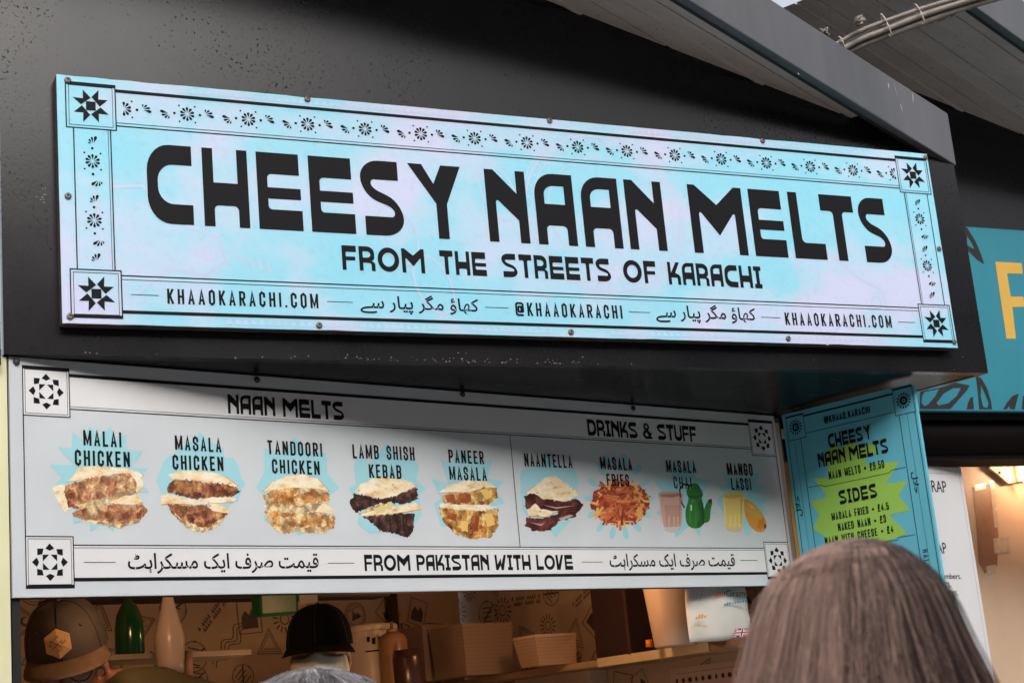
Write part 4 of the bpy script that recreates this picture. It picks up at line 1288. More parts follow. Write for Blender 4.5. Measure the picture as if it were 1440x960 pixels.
for x, y0_, y1_, w_, c_ in ((918, 660, 790, 8, P8(66, 138, 66)), (946, 668, 812, 10, P8(60, 130, 58)), (972, 668, 806, 8, P8(40, 100, 46)), (988, 690, 795, 6, P8(28, 76, 38))): lay(a, T([(x, y0_), (x + w_ * .6, y0_), (x + w_ * 1.4, y1_), (x + w_ * .3, y1_)]), c_)
lay(a, T([(918, 615), (930, 600), (940, 602), (928, 622)]), P8(120, 180, 116))
pics['chai'] = a
# 9 mango lassi
a = picture()
burst(a, T([(1065,600),(1120,610),(1090,530),(1150,565),(1200,530),(1210,560),(1280,530),(1270,595),(1320,600),(1280,640),(1330,680),(1290,700),(1330,750),(1260,770),(1220,870),(1190,800),(1100,750),(1060,670),(1100,640)]))
lay(a, sm2(T([(1208,670),(1250,690),(1300,745),(1320,800),(1310,832),(1280,840),(1240,815),(1215,770),(1205,720)])), P8(222, 150, 62))
lay(a, sm2(T([(1208,672),(1250,692),(1295,745),(1280,770),(1235,745),(1207,715)])), P8(216, 166, 78))
lay(a, T([(1305,800),(1320,800),(1318,822),(1308,822)]), P8(90, 62, 40))
lay(a, T([(1090,645),(1110,635),(1185,635),(1205,650),(1198,790),(1190,835),(1150,842),(1115,830),(1105,790)]), P8(235, 205, 120))
lay(a, T([(1098,650),(1185,644),(1200,654),(1150,668),(1110,664)]), P8(226, 182, 90))
lay(a, T([(1112,818),(1192,816),(1188,836),(1150,843),(1116,833)]), P8(212, 196, 160))
for x in (1130, 1155, 1178): lay(a, T([(x, 750), (x + 6, 750), (x + 5, 812), (x, 812)]), P8(242, 218, 150))
for x, w_, c_ in ((1096, 6, P8(246, 224, 158)), (1186, 9, P8(212, 176, 92))): lay(a, T([(x, 664), (x + w_, 664), (x + w_ + (8 if x < 1150 else -4), 800), (x + (10 if x < 1150 else -2), 800)]), c_)
lay(a, T([(1222, 690), (1245, 700), (1262, 725), (1240, 715)]), P8(236, 186, 110)); lay(a, T([(1280, 780), (1305, 770), (1312, 800), (1292, 826), (1270, 815)]), P8(205, 128, 44))
pics['lassi'] = a
for k in pics: pics[k].build('dish_picture', FMATS, menu_sign)
# screws along the top edge
for i, (px, py) in enumerate(((22.5, 509), (361, 534), (650, 554.5), (890, 574), (1091, 589))):
    u, v = mg.uv(px, py)
    if i == 0:
        mm_ = MB(); mm_.lathe(mg.P(u, v, 0.0008), mg.N, [(.0085, 0), (.0085, .003), (.0055, .007), (.002, .0075)], 12)
        scr = mm_.build('screw', simple('dark_rusty_screw', (.05, .035, .03), .6, .4, 90), menu_sign); su0, sv0 = u, v
    else:
        c = scr.copy(); COL.objects.link(c); c.location = mg.P(u, v) - mg.P(su0, sv0)

# ------------------------------------------------------------------ turquoise side menu board
sf = side_fr
def SU(px, py): return sf.uv(px, py)
c00 = SU(1103, 583); c10 = SU(1285.5, 537)
SBW = SU(1287, 560)[0] ; SBT = (c00[1] + c10[1]) / 2; SBB = SBT - 0.86
u_l = SU(1104, 587)[0] - .012
M['turq'] = simple('printed_turquoise_board', (0.14, 0.53, 0.68, 1), 0.42, 0.06, 4, spec=.35)
M['orange'] = simple('ochre_painted_edge', (0.45, 0.24, 0.03), 0.5)
side_board = thing('menu_board', 'turquoise side board with a green burst listing SIDES and prices', 'sign', sf.P(.25, SBB, -.01))
m = MB()
prof = round_poly([(u_l, SBB), (SBW, SBB), (SBW, SBT, .018), (u_l, SBT)], 5)
m.prism([sf.P(p[0], p[1], -0.012) for p in prof], sf.N * 0.012); m.build('panel', M['turq'], side_board)
m = MB(); m.box(sf.P(u_l - .014, SBB, -0.02), sf.U * .013, sf.V * (SBT - SBB - .16), sf.N * 0.022); m.build('edge_strip', M['orange'], side_board)
GR = (0.34, 0.63, 0.11, 1)
a = Art(sf, 0.0006)
def sp(pts): return [SU(*p) for p in pts]
k = lambda pts: [(1110 + x / 6.4, 630 + y / 6.4) for x, y in pts]
outer = k([(340,60),(390,-60),(470,10),(560,-90),(640,10),(760,-60),(800,60),(720,100),(730,130),(990,120),(870,320),(1065,290),(985,430),(1095,555),(900,600),(1060,765),(870,840),(960,900),(300,960),(330,800),(215,725),(270,590),(185,480),(345,435),(215,270),(350,265)])
a.poly(sp(outer), col=GR)
a.poly(sp(k([(690,80),(800,40),(800,130),(690,150)])), col=(0.14, 0.53, 0.68, 1))
a.build('green_burst', M['print'], side_board)
bo = Art(sf, 0.0011)
TK2, TN2 = .0055, .0020
def sq(p, q, top=True):
    u0, v1 = SU(*p); u1, v0 = SU(*q)
    bo.frame(u0, v0, u1, v1, TN2, top=TK2)
    cu, cv = (u0 + u1) / 2, (v0 + v1) / 2
    r = (u1 - u0) * .36
    for i in range(14):
        an = 2 * math.pi * i / 14
        petal(bo, cu, cv, an, r * .45, r, r * .20)
    bo.poly(ellipse(cu, cv, r * .52, r * .52, 20), [ellipse(cu, cv, r * .26, r * .26, 16)])
    bo.poly(ellipse(cu, cv, r * .13, r * .13, 10))
    return u0, v0, u1, v1
q1 = sq((1104.5, 586.5), (1134, 614.5)); q2 = sq((1254, 547.5), (1288, 578.5))
vtk = (SU(1133, 584)[1] + SU(1252, 554.5)[1]) / 2; vtn = (SU(1136, 609)[1] + SU(1257, 579)[1]) / 2
bo.rect(q1[2], vtk - TK2 / 2, q2[0], vtk + TK2 / 2); bo.rect(q1[2], vtn - TN2 / 2, q2[0], vtn + TN2 / 2)
for px, py, wv in ((1128, 630, TN2), (1119, 630, .0009), (1109.7, 630, TN2), (1267, 600, TN2), (1278.5, 600, .0009), (1290, 600, TN2)):
    u = SU(px, py)[0]
    bo.rect(u - wv / 2, SBB, u + wv / 2, q1[1])
for pts in ([(175,352),(290,330),(320,345),(905,220),(920,195),(1050,170)], [(500,905),(880,835),(975,825),(985,800),(1135,775)]):
    bo.stroke(sp(k(pts)), .0016)
# gaps for the vertical words
for px, py in ((1288, 676), (1126, 712), (1302, 790)):
    pass
bo.build('border_lines', M['ink'], side_board)
def lp(s, bl, br, capl, fn, **kw):
    t_ = Art(sf, 0.0016)
    u0, v0 = SU(*bl); u1, v1 = SU(*br); h = SU(bl[0], capl)[1] - v0
    fn(t_, s, u0, u1, (v0 + v1) / 2, h, **kw); t_.build('price_lettering' if '£' in s else 'heading_lettering', M['ink'], side_board)
lp('CHEESY', (1166.5, 630), (1226, 616.5), 610, text_disp, gap=.10)
lp('NAAN MELTS', (1152, 657.5), (1250, 635.5), 637.5, text_disp, gap=.09, space=.30)
lp('SIDES', (1181.5, 709), (1234.5, 699), 689, text_disp, gap=.12)
lp('@KHAAO.KARACHI', (1160, 595.5), (1224.5, 580), 585.5, text_cond, gap=.11)
lp('NAAN MELTS • £9.50', (1166.5, 673.5), (1244.5, 658), 662, text_cond, gap=.13, st=.14)
lp('MASALA FRIES • £4.5', (1170.5, 731), (1251, 716.5), 720.5, text_cond, gap=.13, st=.14)
lp('NAKED NAAN • £3', (1179.5, 746), (1247, 734.5), 735, text_cond, gap=.13, st=.14)
lp('NAAN WITH CHEESE • £4', (1161, 764), (1257.5, 750), 753.5, text_cond, gap=.13, st=.14)
for (px, py, hh, rot) in ((1285.5, 676, .060, -90), (1127, 711, .060, 90)):
    pass
for uv_, rt_ in ((SU(1287.5, 678), -90), (SU(1123.5, 711), 90)):
    u, v = uv_; t_ = Art(sf, 0.0016)
    text_font(t_, URDU_HALAL, u - .012, u + .012, v - .034, v + .034, rot=rt_, bold=.01); t_.build('urdu_lettering', M['ink'], side_board)
# HALAL reading downwards
h_ = Art(sf, 0.0016)
u, v = SU(1303.5, 788)
sub = Art(Frame(sf.P(u, v), -sf.V, sf.U), 0.0016)
text_cond(sub, 'HALAL', -.036, .036, -.009, .018, gap=.2)
sub.build('halal_lettering', M['ink'], side_board)

# ------------------------------------------------------------------ the next kiosk in the row, with its sign
YN = YF + ROW.y
next_k = thing('food_kiosk', 'next kiosk on the right with ribbed roof underside and warm lit hatch', 'kiosk', (4.9, 5.4, 0))
nx0 = x0 + ROW.x; nx1 = x1 + ROW.x
ntop = lambda x: top_of_fascia(x - ROW.x)
NB = hit(1380, 579, (0, YN, 0), FACADE).z
b = MB(); b.prism([V(nx0, YN, NB), V(nx1 + .6, YN, NB), V(nx1 + .6, YN, ntop(nx1) + .05), V(nx0, YN, ntop(nx0) + .05)], V(0, 0.035, 0)); b.build('fascia_board', M['black'], next_k)
roof_parts(next_k, ROW, 2.95)
M['shutter'] = simple('dark_roller_box', (0.005, 0.0035, 0.003), 0.6, 0.2, 6, spec=.08)
rz = hit(1380, 612, (0, YN + .12, 0), FACADE).z
s = MB(); s.lathe(V(nx0, YN + 0.13, rz), V(1, 0, 0), [(.085, 0), (.085, 3.2)], 28); s.build('shutter_roll', M['shutter'], next_k)
s = MB(); s.box(V(nx0, YN + .04, NB - .02), V(3.3, 0, 0), V(0, .25, 0), Z * .02); s.build('fascia_underside', M['inner_black'], next_k)
zl = hit(1400, 645, (0, YN + .10, 0), FACADE).z
s = MB(); s.box(V(nx0, YN + .10, zl), V(3.3, 0, 0), V(0, .16, 0), Z * .10); s.build('shutter_rail', M['shutter'], next_k)
M['peach'] = simple('peach_painted_board', (0.66, 0.50, 0.38), 0.6, 0.08, 3)
M['board'] = simple('plain_hardboard', (0.60, 0.43, 0.30), 0.55, 0.08, 2.5)
# inside walls of the next kiosk
fr5 = Frame(V(3.0, 5.35, 0), LX)
w = MB(); w.box(fr5.P(0.3, 0, -.04), LX * 3.2, LN * .04, Z * 2.62); w.build('back_wall', M['peach'], next_k)
w = MB(); w.box(V(nx0, YN + .27, 2.60), V(3.4, 0, 0), V(0, 1.6, 0), Z * .03); w.build('ceiling', M['peach'], next_k)
# hardboard door leaf standing in the hatch
hf = Frame(hit(1366, 800, (4.2, 5.27, 0), LN) * 1.0, LX)
hf = Frame(V(hf.O.x, hf.O.y, 0), LX)
dtop = hf.uv(1400, 650)[1]
w = MB(); w.prism([hf.P(hf.uv(1366, 760)[0], .2), hf.P(hf.uv(1366, 760)[0] + 1.2, .2), hf.P(hf.uv(1366, 760)[0] + 1.2, dtop + .15), hf.P(hf.uv(1366, 760)[0], dtop + .15)], hf.N * -0.02)
door = w.build('door_leaf', M['board'], next_k)
door['label'] = 'plain brown hardboard leaf with tape on it'
w = Art(hf, 0.001)
w.poly([hf.uv(*p) for p in [(1367, 685), (1394, 680), (1398, 700), (1404, 752), (1402, 796), (1384, 806), (1376, 790), (1372, 730)]])
w.build('paper_strip', simple('brown_parcel_paper', (0.30, 0.135, 0.07), .55, .15, 20), door)
w = Art(hf, 0.002)
for q in ([(1370, 682), (1385, 679), (1386, 687), (1371, 690)], [(1396, 757), (1418, 754), (1420, 776), (1398, 778)], [(1386, 796), (1400, 793), (1401, 806), (1388, 809)], [(1391, 676), (1398, 675), (1404, 740), (1398, 742)]):
    w.poly([hf.uv(*p) for p in q])
w.build('tape', simple('clear_parcel_tape', (0.55, 0.43, 0.32), .25, .12, 40), door)
# bracket plate and a glowing horn for the light caught on the bracket
w = MB(); w.prism([hf.P(*hf.uv(*p), .02) for p in [(1384, 660), (1395, 668), (1410, 681), (1440, 676), (1440, 650), (1386, 650)]], hf.N * .01); w.build('bracket_plate', M['peach'], next_k)
w = MB(); c = hf.P(*hf.uv(1397.5, 666), .031); w.lathe(c, hf.N, [(.006, 0), (.006, .004), (.003, .006)], 10); w.build('bolt', M['screw'], next_k)
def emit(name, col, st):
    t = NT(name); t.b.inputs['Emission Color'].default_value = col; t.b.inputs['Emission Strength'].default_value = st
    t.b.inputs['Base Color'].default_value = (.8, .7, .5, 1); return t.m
glowA = thing('glow_patch', 'small curved horn, glow added for light caught on a bracket under the next shutter', 'lamp', hf.P(*hf.uv(1420, 668), .06))
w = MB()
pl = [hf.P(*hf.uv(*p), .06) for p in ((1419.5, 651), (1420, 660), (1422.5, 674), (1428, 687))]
w.tube(pl, [.017, .016, .012, .003], 12); w.build('glow_shape', emit('warm_patch_glow', (1.0, .62, .26, 1), 2.0), glowA)
w = MB(); w.lathe(hf.P(*hf.uv(1419.5, 651), .06), Z, [(.012, 0), (.012, .02), (.02, .022), (.02, .03)], 12); w.build('glow_base', M['cream'], glowA)
def point(name, p, energy, col, r=.05):
    l = bpy.data.lights.new(name, 'POINT'); l.energy = energy; l.color = col; l.shadow_soft_size = r
    o = bpy.data.objects.new(name, l); COL.objects.link(o); o.location = p
    return o
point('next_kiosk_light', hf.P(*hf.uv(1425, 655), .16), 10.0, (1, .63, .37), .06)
glowB = thing('glow_patch', 'added glow for a patch of light on the wall beside the turquoise board', 'lamp', fr5.P(*fr5.uv(1316, 650), .08))  # glowing tube in place of the light falling on the wall
w = MB(); pl = [fr5.P(*fr5.uv(*p), .08) for p in ((1330, 642), (1322, 647), (1313, 654), (1308, 661))]
w.tube(pl, [.03, .026, .018, .006], 12); w.build('glow_shape', emit('warm_patch_glow_left', (1.0, .62, .26, 1), 2.0), glowB)
point('next_kiosk_light', fr5.P(*fr5.uv(1322, 650), .25), 12.0, (1, .63, .37), .06)

# teal sign with a yellow F
M['teal'] = simple('teal_sign_board', (0.022, 0.205, 0.275, 1), 0.45, 0.06, 4)
tf = Frame(V(0, YN - 0.03, 0), V(1, 0, 0))
u0 = nx0 + .25; v1 = (tf.uv(1360, 319)[1] + tf.uv(1440, 324)[1]) / 2; v0 = tf.uv(1370, 577.5)[1]
tsign = thing('shop_sign', 'teal sign with a yellow letter F and black leaf outlines on the next kiosk', 'sign', tf.P(u0 + 1.2, v0))
m = MB(); m.box(tf.P(u0, v0, -.028), tf.U * 2.5, tf.V * (v1 - v0), tf.N * .028, bev=.002); m.build('panel', M['teal'], tsign)
a = Art(tf, .0008)
def tp(pts): return [tf.uv(*p) for p in pts]
z6 = lambda pts: [(1200 + x / 6, 460 + y / 6) for x, y in pts]
z5 = lambda pts: [(1200 + x / 6, 300 + y / 6) for x, y in pts]
def leaf(o, i):
    a = Art(tf, .0008); a.poly(tp(o), [tp(i)] if i else []); a.build('leaf_outline', M['inner_black'], tsign)
leaf(z6([(560,520),(640,530),(760,500),(860,465),(980,490),(960,530),(880,620),(820,690),(560,690),(560,560)]), None)
lf2 = z6([(700,640),(760,560),(840,515),(905,512),(870,580),(800,640),(720,660)])
leaf(z6([(1030,410),(1080,430),(1130,520),(1160,620),(1170,692),(1060,692),(1050,560),(1040,480)]), z6([(1075,490),(1110,560),(1140,640),(1130,680),(1095,670),(1075,590)]))
leaf(z6([(955,692),(965,640),(985,595),(1008,585),(1012,640),(1018,692)]), None)
leaf(z6([(1262,692),(1290,640),(1340,580),(1395,558),(1380,620),(1362,692),(1325,692),(1310,665),(1295,692)]), None)
leaf(z6([(1420,692),(1430,580),(1500,560),(1560,640),(1540,692)]), None)
leaf(z5([(930,108),(960,122),(1030,235),(1075,340),(1105,432),(1040,390),(960,310),(930,200)]), z5([(958,190),(1000,255),(1020,302),(985,285),(960,262)]))
a = Art(tf, .0014)
leafgap = Art(tf, .0012); leafgap.poly(tp(lf2)); leafgap.poly(tp(z6([(600,545),(690,530),(720,520),(690,580),(630,650),(600,665),(575,640),(580,580)])))
leafgap.build('leaf_infill', M['teal'], tsign)
a.poly(tp(z5([(1195,408),(1418,420),(1428,512),(1295,508),(1326,702),(1430,702),(1445,790),(1340,790),(1370,1058),(1290,1058)])))
a.build('letter', simple('yellow_letter_paint', (0.60, 0.36, 0.06, 1), .5, .05), tsign)

# white wrap menu hanging behind the side board
wf = Frame(V(4.0, 4.74, 0), LX)
wf = Frame(wf.P(0, 0), LX)
wmenu = thing('menu_board', 'white wrap menu partly hidden behind the turquoise board', 'sign', wf.P(1.2, 1.4))
ul, ur = wf.uv(1270, 655)[0], wf.uv(1358, 700)[0]; vt = wf.uv(1345, 657)[1]; vb = vt - 1.0
M['offwhite'] = simple('white_menu_sheet', (0.70, 0.69, 0.70, 1), .4, .03, 4)
m = MB(); m.box(wf.P(ul, vb, -.012), wf.U * (ur - ul), wf.V * (vt - vb), wf.N * .012, bev=.002); m.build('panel', M['offwhite'], wmenu)
a = Art(wf, .0006); a.frame(ul + .006, vb, ur - .018, vt - .026, .0014); a.build('border_lines', simple('grey_line', (.25, .25, .26), .5), wmenu)
def wp(s, p, q, b=None):
    a = Art(wf, .0008)
    u0, v0 = wf.uv(*p); u1, v1 = wf.uv(*q); text_font(a, s, u0, u1, v0, v1)
    u0 += .0009; u1 += .0009; text_font(a, s, u0, u1, v0, v1); a.build('menu_lettering', M['ink'], wmenu)
wp('WRAP', (1297, 691), (1329, 676)); wp('WRAP', (1300, 778), (1329, 762.5))
wp('cucumbers.', (1314, 814), (1350.5, 805.5)); wp('ers.', (1325.5, 825.5), (1336.5, 818)); wp('sauces.', (1326, 837.5), (1346.5, 830))

# ------------------------------------------------------------------ cable bundle strung across under the next roof
M['cable'] = simple('grey_brown_cable', (0.20, 0.17, 0.145), .5, .25, 25, bump=.1, bscale=200)
M['fluff'] = simple('dirty_wool', (0.25, 0.22, 0.18), .9, .5, 60, bump=.5, bscale=300)
bundle = thing('cable_bundle', 'bundle of grey cables tied together under the ribbed roof', 'cables', at(1270, 30, 4.55))
paths = [((1140, 84), (1205, 46), (1262, 24), (1310, 8), (1360, -6), (1420, -24)),
         ((1140, 88), (1215, 50), (1262, 32), (1310, 16), (1360, 1), (1420, -18)),
         ((1150, 90), (1205, 58), (1240, 44), (1290, 24), (1345, 6), (1420, -16)),
         ((1150, 97), (1205, 66), (1245, 50), (1298, 31), (1350, 12), (1420, -8))]
def smoothp(pts, n=6):
    out = []
    for i in range(len(pts) - 1):
        p0 = pts[max(0, i - 1)]; p1 = pts[i]; p2 = pts[i + 1]; p3 = pts[min(len(pts) - 1, i + 2)]
        for j in range(n):
            t = j / n
            out.append(0.5 * ((2 * p1) + (-p0 + p2) * t + (2 * p0 - 5 * p1 + 4 * p2 - p3) * t * t + (-p0 + 3 * p1 - 3 * p2 + p3) * t ** 3))
    out.append(pts[-1])
    return out
for i, pth in enumerate(paths):
    pts = smoothp([at(p[0], p[1], 5.36 + .02 * (i % 2) + .0004 * (p[0] - 1140)) for p in pth])
    m = MB(); m.tube(pts, (.0075, .008, .0098, .013)[i], 9); m.build('cable', M['cable'], bundle)
for px, py0, py1 in ((1183, 55, 66), (1246, 21, 51), (1293, 8, 33)):
    d_ = 5.35 + .0004 * (px - 1140)
    c = at(px, (py0 + py1) / 2, d_ + .01); r_ = (py1 - py0) / 2 / F_PX * d_ + .008
    ax = (at(px + 10, (py0 + py1) / 2 - 4, d_) - at(px, (py0 + py1) / 2, d_)).normalized()
    s1 = ax.cross(Z).normalized(); s2 = s1.cross(ax)
    ring = [c + s1 * .022 * math.cos(t) + s2 * r_ * math.sin(t) for t in [2 * math.pi * i / 18 for i in range(19)]]
    m = MB(); m.tube(ring, .0028, 6); m.build('cable_tie', simple('pale_cable_tie', (.42, .38, .33), .4), bundle)
for px, py, r_ in ((1209, 30, .016), (1160, 45, .012)):
    c = at(px, py, 5.34)
    m = MB()
    for i in range(16):
        q = V(RNG.uniform(-1, 1), RNG.uniform(-1, 1), RNG.uniform(-1, 1)) * r_
        m.tube([c + q, c + q * .2 + V(RNG.uniform(-1, 1), RNG.uniform(-1, 1), RNG.uniform(-1, 1)) * r_, c - q * .7], r_ * .32, 6)
    m.build('knot', M['cable'], bundle)
m = MB()
for i in range(240):
    t = RNG.random(); px = 1296 + 66 * t; py = 31 - 24 * t + RNG.uniform(-1, 9) * (1 - abs(t - .5) * .8)
    c = at(px, py, 5.46)
    d = V(RNG.uniform(-1, 1), RNG.uniform(-1, 1), RNG.uniform(-1.2, .6)) * .006
    m.tube([c - d, c + V(RNG.uniform(-1, 1), 0, RNG.uniform(-1, 1)) * .002, c + d], .0011, 3)
m.build('cobweb_fluff', M['fluff'], bundle)

# ------------------------------------------------------------------ things on the shelf inside the hatch
def shelf_hit(px, py):
    return hit(px, py, V(0, 0, SHZ), Z)
def shelf_box(name, label, cat, pl, w, h, d, mat, lean=0, group=None):
    """box whose near left bottom corner is seen at pl; w towards the wall, d away along it"""
    o = shelf_hit(*pl) + Z * .001
    m = MB(); m.box(o, KX * w, KY * d, Z * h, bev=.004)
    return o, m
M['card'] = simple('brown_cardboard', (0.34, 0.20, 0.115), .6, .12, 8, bump=.08, bscale=60)
def layered(name, col, n, rough=.4):
    t = NT(name)
    wv = t.n('ShaderNodeTexWave', Scale=n); wv.wave_type = 'BANDS'; wv.bands_direction = 'Z'
    wv.inputs['Distortion'].default_value = .8
    t.l(t.coord(), wv.inputs['Vector'])
    t.l(t.ramp(wv.outputs['Fac'], [(0.1, tuple(c * .90 for c in col[:3]) + (1,)), (0.5, col)]), t.b.inputs['Base Color'])
    t.b.inputs['Roughness'].default_value = rough
    t.b.inputs['Coat Weight'].default_value = .25
    return t.m
M['trays'] = layered('stacked_tray_card', (0.36, 0.20, 0.11, 1), 22)
M['trays2'] = layered('stacked_box_card', (0.52, 0.33, 0.20, 1), 26, .6)
def film_mat():
    t = NT('clear_wrap_film')
    t.b.inputs['Base Color'].default_value = (.9, .8, .7, 1); t.b.inputs['Roughness'].default_value = .12
    t.b.inputs['Alpha'].default_value = .16
    t.bump(t.noise(t.coord(), 40, 4), .6, .01)
    return t.m
M['film'] = film_mat()
def pack(label, pl, w, h, d, taper=.010):
    o = shelf_hit(*pl) + Z * .001
    r = thing('tray_pack', label, 'food trays', o, 'film wrapped packs of brown trays on the shelf')
    bot = [o + KX * taper + KY * taper, o + KX * (w - taper) + KY * taper, o + KX * (w - taper) + KY * (d - taper), o + KX * taper + KY * (d - taper)]
    top = [o, o + KX * w, o + KX * w + KY * d, o + KY * d]
    m = MB()
    m.add(bot + [p + Z * h for p in top], ((0, 3, 2, 1), (4, 5, 6, 7), (0, 1, 5, 4), (1, 2, 6, 5), (2, 3, 7, 6), (3, 0, 4, 7)))
    m.build('trays', M['trays'], r)
    c = (o + o + KX * w + KY * d) / 2
    f = MB()
    g_ = lambda p, s, dz: c + (p - c) * s + Z * dz
    f.add([g_(p, 1.02, 0) for p in bot] + [g_(p, 1.03, h * 1.01) for p in top], ((4, 5, 6, 7), (0, 1, 5, 4), (1, 2, 6, 5), (2, 3, 7, 6), (3, 0, 4, 7)))
    f.build('wrap_film', M['film'], r)
    return r
pack('smaller, farther film wrapped pack of brown trays on the shelf', (599, 957), .14, .205, .16)
pack('larger film wrapped pack of brown trays beside the flat takeaway boxes', (656, 949), .235, .185, .20)
o = shelf_hit(762, 935) + Z * .001
t = thing('box_stack', 'stack of flat pale takeaway boxes beside the dark box on the shelf', 'takeaway boxes', o)
m = MB(); h = .095
bot = [o + KY * .012, o + KX * .165, o + KX * .165 + KY * .11, o + KY * .11]
top = [o - KX * .02 + Z * h, o + KX * .175 + Z * (h + .002), o + KX * .175 + KY * .12 + Z * h, o - KX * .02 + KY * .12 + Z * h]
m.add(bot + top, ((0, 3, 2, 1), (4, 5, 6, 7), (0, 1, 5, 4), (1, 2, 6, 5), (2, 3, 7, 6), (3, 0, 4, 7))); m.build('boxes', M['trays2'], t)
m = MB(); m.add([p + Z * .001 for p in top[:4]] + [p + Z * .012 for p in top], ((0, 3, 2, 1), (4, 5, 6, 7), (0, 1, 5, 4), (1, 2, 6, 5), (2, 3, 7, 6), (3, 0, 4, 7))); m.build('lid', simple('pale_card', (.60, .42, .28), .6), t)
M['darkbox'] = simple('dark_brown_box', (0.030, 0.012, 0.011), .5, .2, 4)
o = shelf_hit(887, 920) + Z * .001
t = thing('dark_box', 'tall dark brown crate on the shelf left of the beige tub', 'crate', o)
m = MB(); m.box(o, KX * .115, KY * .17, Z * .27, bev=.003); m.build('body', M['darkbox'], t)
m = MB(); m.box(o - KX * .003 - KY * .003 , KX * .012, KY * .012, Z * .27, bev=.002); m.build('corner_strip', simple('dark_red_strip', (.055, .022, .018), .5), t)
M['beige'] = simple('beige_plastic', (0.56, 0.40, 0.29), .38, .05, 3)
p0 = shelf_hit(951, 909)
t = thing('plastic_tub', 'tall beige plastic tub on the shelf, widening upwards', 'tub', p0)
m = MB(); m.lathe(p0, Z, [(.001, .001), (.064, .001), (.070, .006), (.088, .20), (.096, .27), (.099, .275), (.094, .275), (.085, .20), (.066, .01), (.001, .008)], 40); m.build('tub_body', M['beige'], t)
m = MB(); p1 = shelf_hit(917, 914); m.tube([p1 - KX * .01 + Z * .012, p1 - KX * .01 + Z * .035], [.0125, .0115], 14); tag(m.build('bottle_cap', simple('orange_plastic', (.75, .20, .015), .35), None), 'small bright orange cap on the shelf edge in front of the dark crate', 'cap')
# white sack with a small flag
p0 = shelf_hit(1012, 902)
t = thing('flour_sack', 'pale printed flour sack with a small British flag at the near end of the shelf', 'sack', p0)
bm = bmesh.new()
bmesh.ops.create_grid(bm, x_segments=2, y_segments=2, size=1); bm.free()
nU, nV = 14, 14
m = MB()
sfr = Frame(shelf_hit(970, 903), (shelf_hit(1061, 900) - shelf_hit(970, 903)).normalized() if False else LX)
sw = .285; shh = .27
vs = []
for side in (0, 1):
    for j in range(nV + 1):
        for i in range(nU + 1):
            a, b_ = i / nU, j / nV
            bulge = .035 * math.sin(math.pi * a) ** .7 * math.sin(math.pi * min(1, b_ + .12)) ** .6 if 0 < a < 1 else 0
            wr = .004 * math.sin(11 * a + 5 * b_) * math.sin(math.pi * b_)
            topw = 1 - .12 * b_ ** 2
            x = (a - .5) * sw * topw + sw / 2
            vs.append(sfr.P(x, .001 + b_ * shh, (bulge + wr) * (1 if side == 0 else -1)))
fs = []
k = (nU + 1) * (nV + 1)
for side in (0, 1):
    for j in range(nV):
        for i in range(nU):
            q = side * k + j * (nU + 1) + i
            f = (q, q + 1, q + nU + 2, q + nU + 1)
            fs.append(f if side == 0 else f[::-1])
def edge(lst):
    for a_, b_ in zip(lst[:-1], lst[1:]): fs.append((a_, b_, b_ + k, a_ + k))
edge([i for i in range(nU + 1)]); edge([nV * (nU + 1) + i for i in range(nU + 1)]); edge([j * (nU + 1) for j in range(nV + 1)]); edge([j * (nU + 1) + nU for j in range(nV + 1)])
m.add(vs, fs, None, 0, True)
m.build('sack_body', simple('white_woven_sack', (.66, .62, .56), .55, .06, 12, bump=.12, bscale=250), t)
a = Art(Frame(sfr.P(0, 0, .044), LX), .001)
def fu(px, py): return a.fr.uv(px, py)
fp = lambda x, y: (lambda p, q, r_: (p[0] + (q[0] - p[0]) * x + (r_[0] - p[0]) * y, p[1] + (q[1] - p[1]) * x + (r_[1] - p[1]) * y))(fu(1030.5, 895.5), fu(1053, 894), fu(1033, 883.5))
def fpoly(pts, col): a.poly([fp(*p) for p in pts], col=col)
BLU, RED, WHT = (.012, .02, .10, 1), (.50, .02, .03, 1), (.75, .74, .74, 1)
fpoly([(0,0),(1,0),(1,1),(0,1)], BLU)
for d_, c_ in ((.12, WHT), (.05, RED)):
    fpoly([(0,0),(d_,0),(1,1-d_),(1,1),(1-d_,1),(0,d_)], c_); fpoly([(1,0),(1,d_),(d_,1),(0,1),(0,1-d_),(1-d_,0)], c_)
for d_, c_ in ((.17, WHT), (.09, RED)):
    fpoly([(.5-d_*.6,0),(.5+d_*.6,0),(.5+d_*.6,1),(.5-d_*.6,1)], c_); fpoly([(0,.5-d_),(1,.5-d_),(1,.5+d_),(0,.5+d_)], c_)
def fmarks(px0, py0, px1, py1, n, col, hgt):
    for i in range(n):
        t_ = (i + .1) / n; t2 = (i + .8) / n
        hh = hgt * (1 if i % 3 else .6)
        q = [(px0 + (px1 - px0) * t_, py0 + (py1 - py0) * t_), (px0 + (px1 - px0) * t2, py0 + (py1 - py0) * t2)]
        a.poly([fu(*q[0]), fu(*q[1]), fu(q[1][0] + .6, q[1][1] - hh), fu(q[0][0] + .4, q[0][1] - hh)], col=col)
fmarks(1004.5, 838, 1020, 836, 5, (.45, .05, .04, 1), 4)
a.build('sack_print', M['print'], t)
lt = Art(a.fr, .0022)
u0, v0 = fu(1021, 838.5); u1, v1 = fu(1046, 829); text_font(lt, 'Gram', u0, u1, v0, v1)
lt.build('sack_lettering', M['ink'], t)
fmk = Art(a.fr, .0018); a2 = a; a = fmk
fmarks(1017, 850.5, 1050, 846, 9, (.06, .22, .42, 1), 3.2)
fmarks(977, 871, 993, 868, 4, (.75, .25, .04, 1), 6); fmarks(976, 879.5, 994, 881.5, 6, (.75, .30, .08, 1), 2)
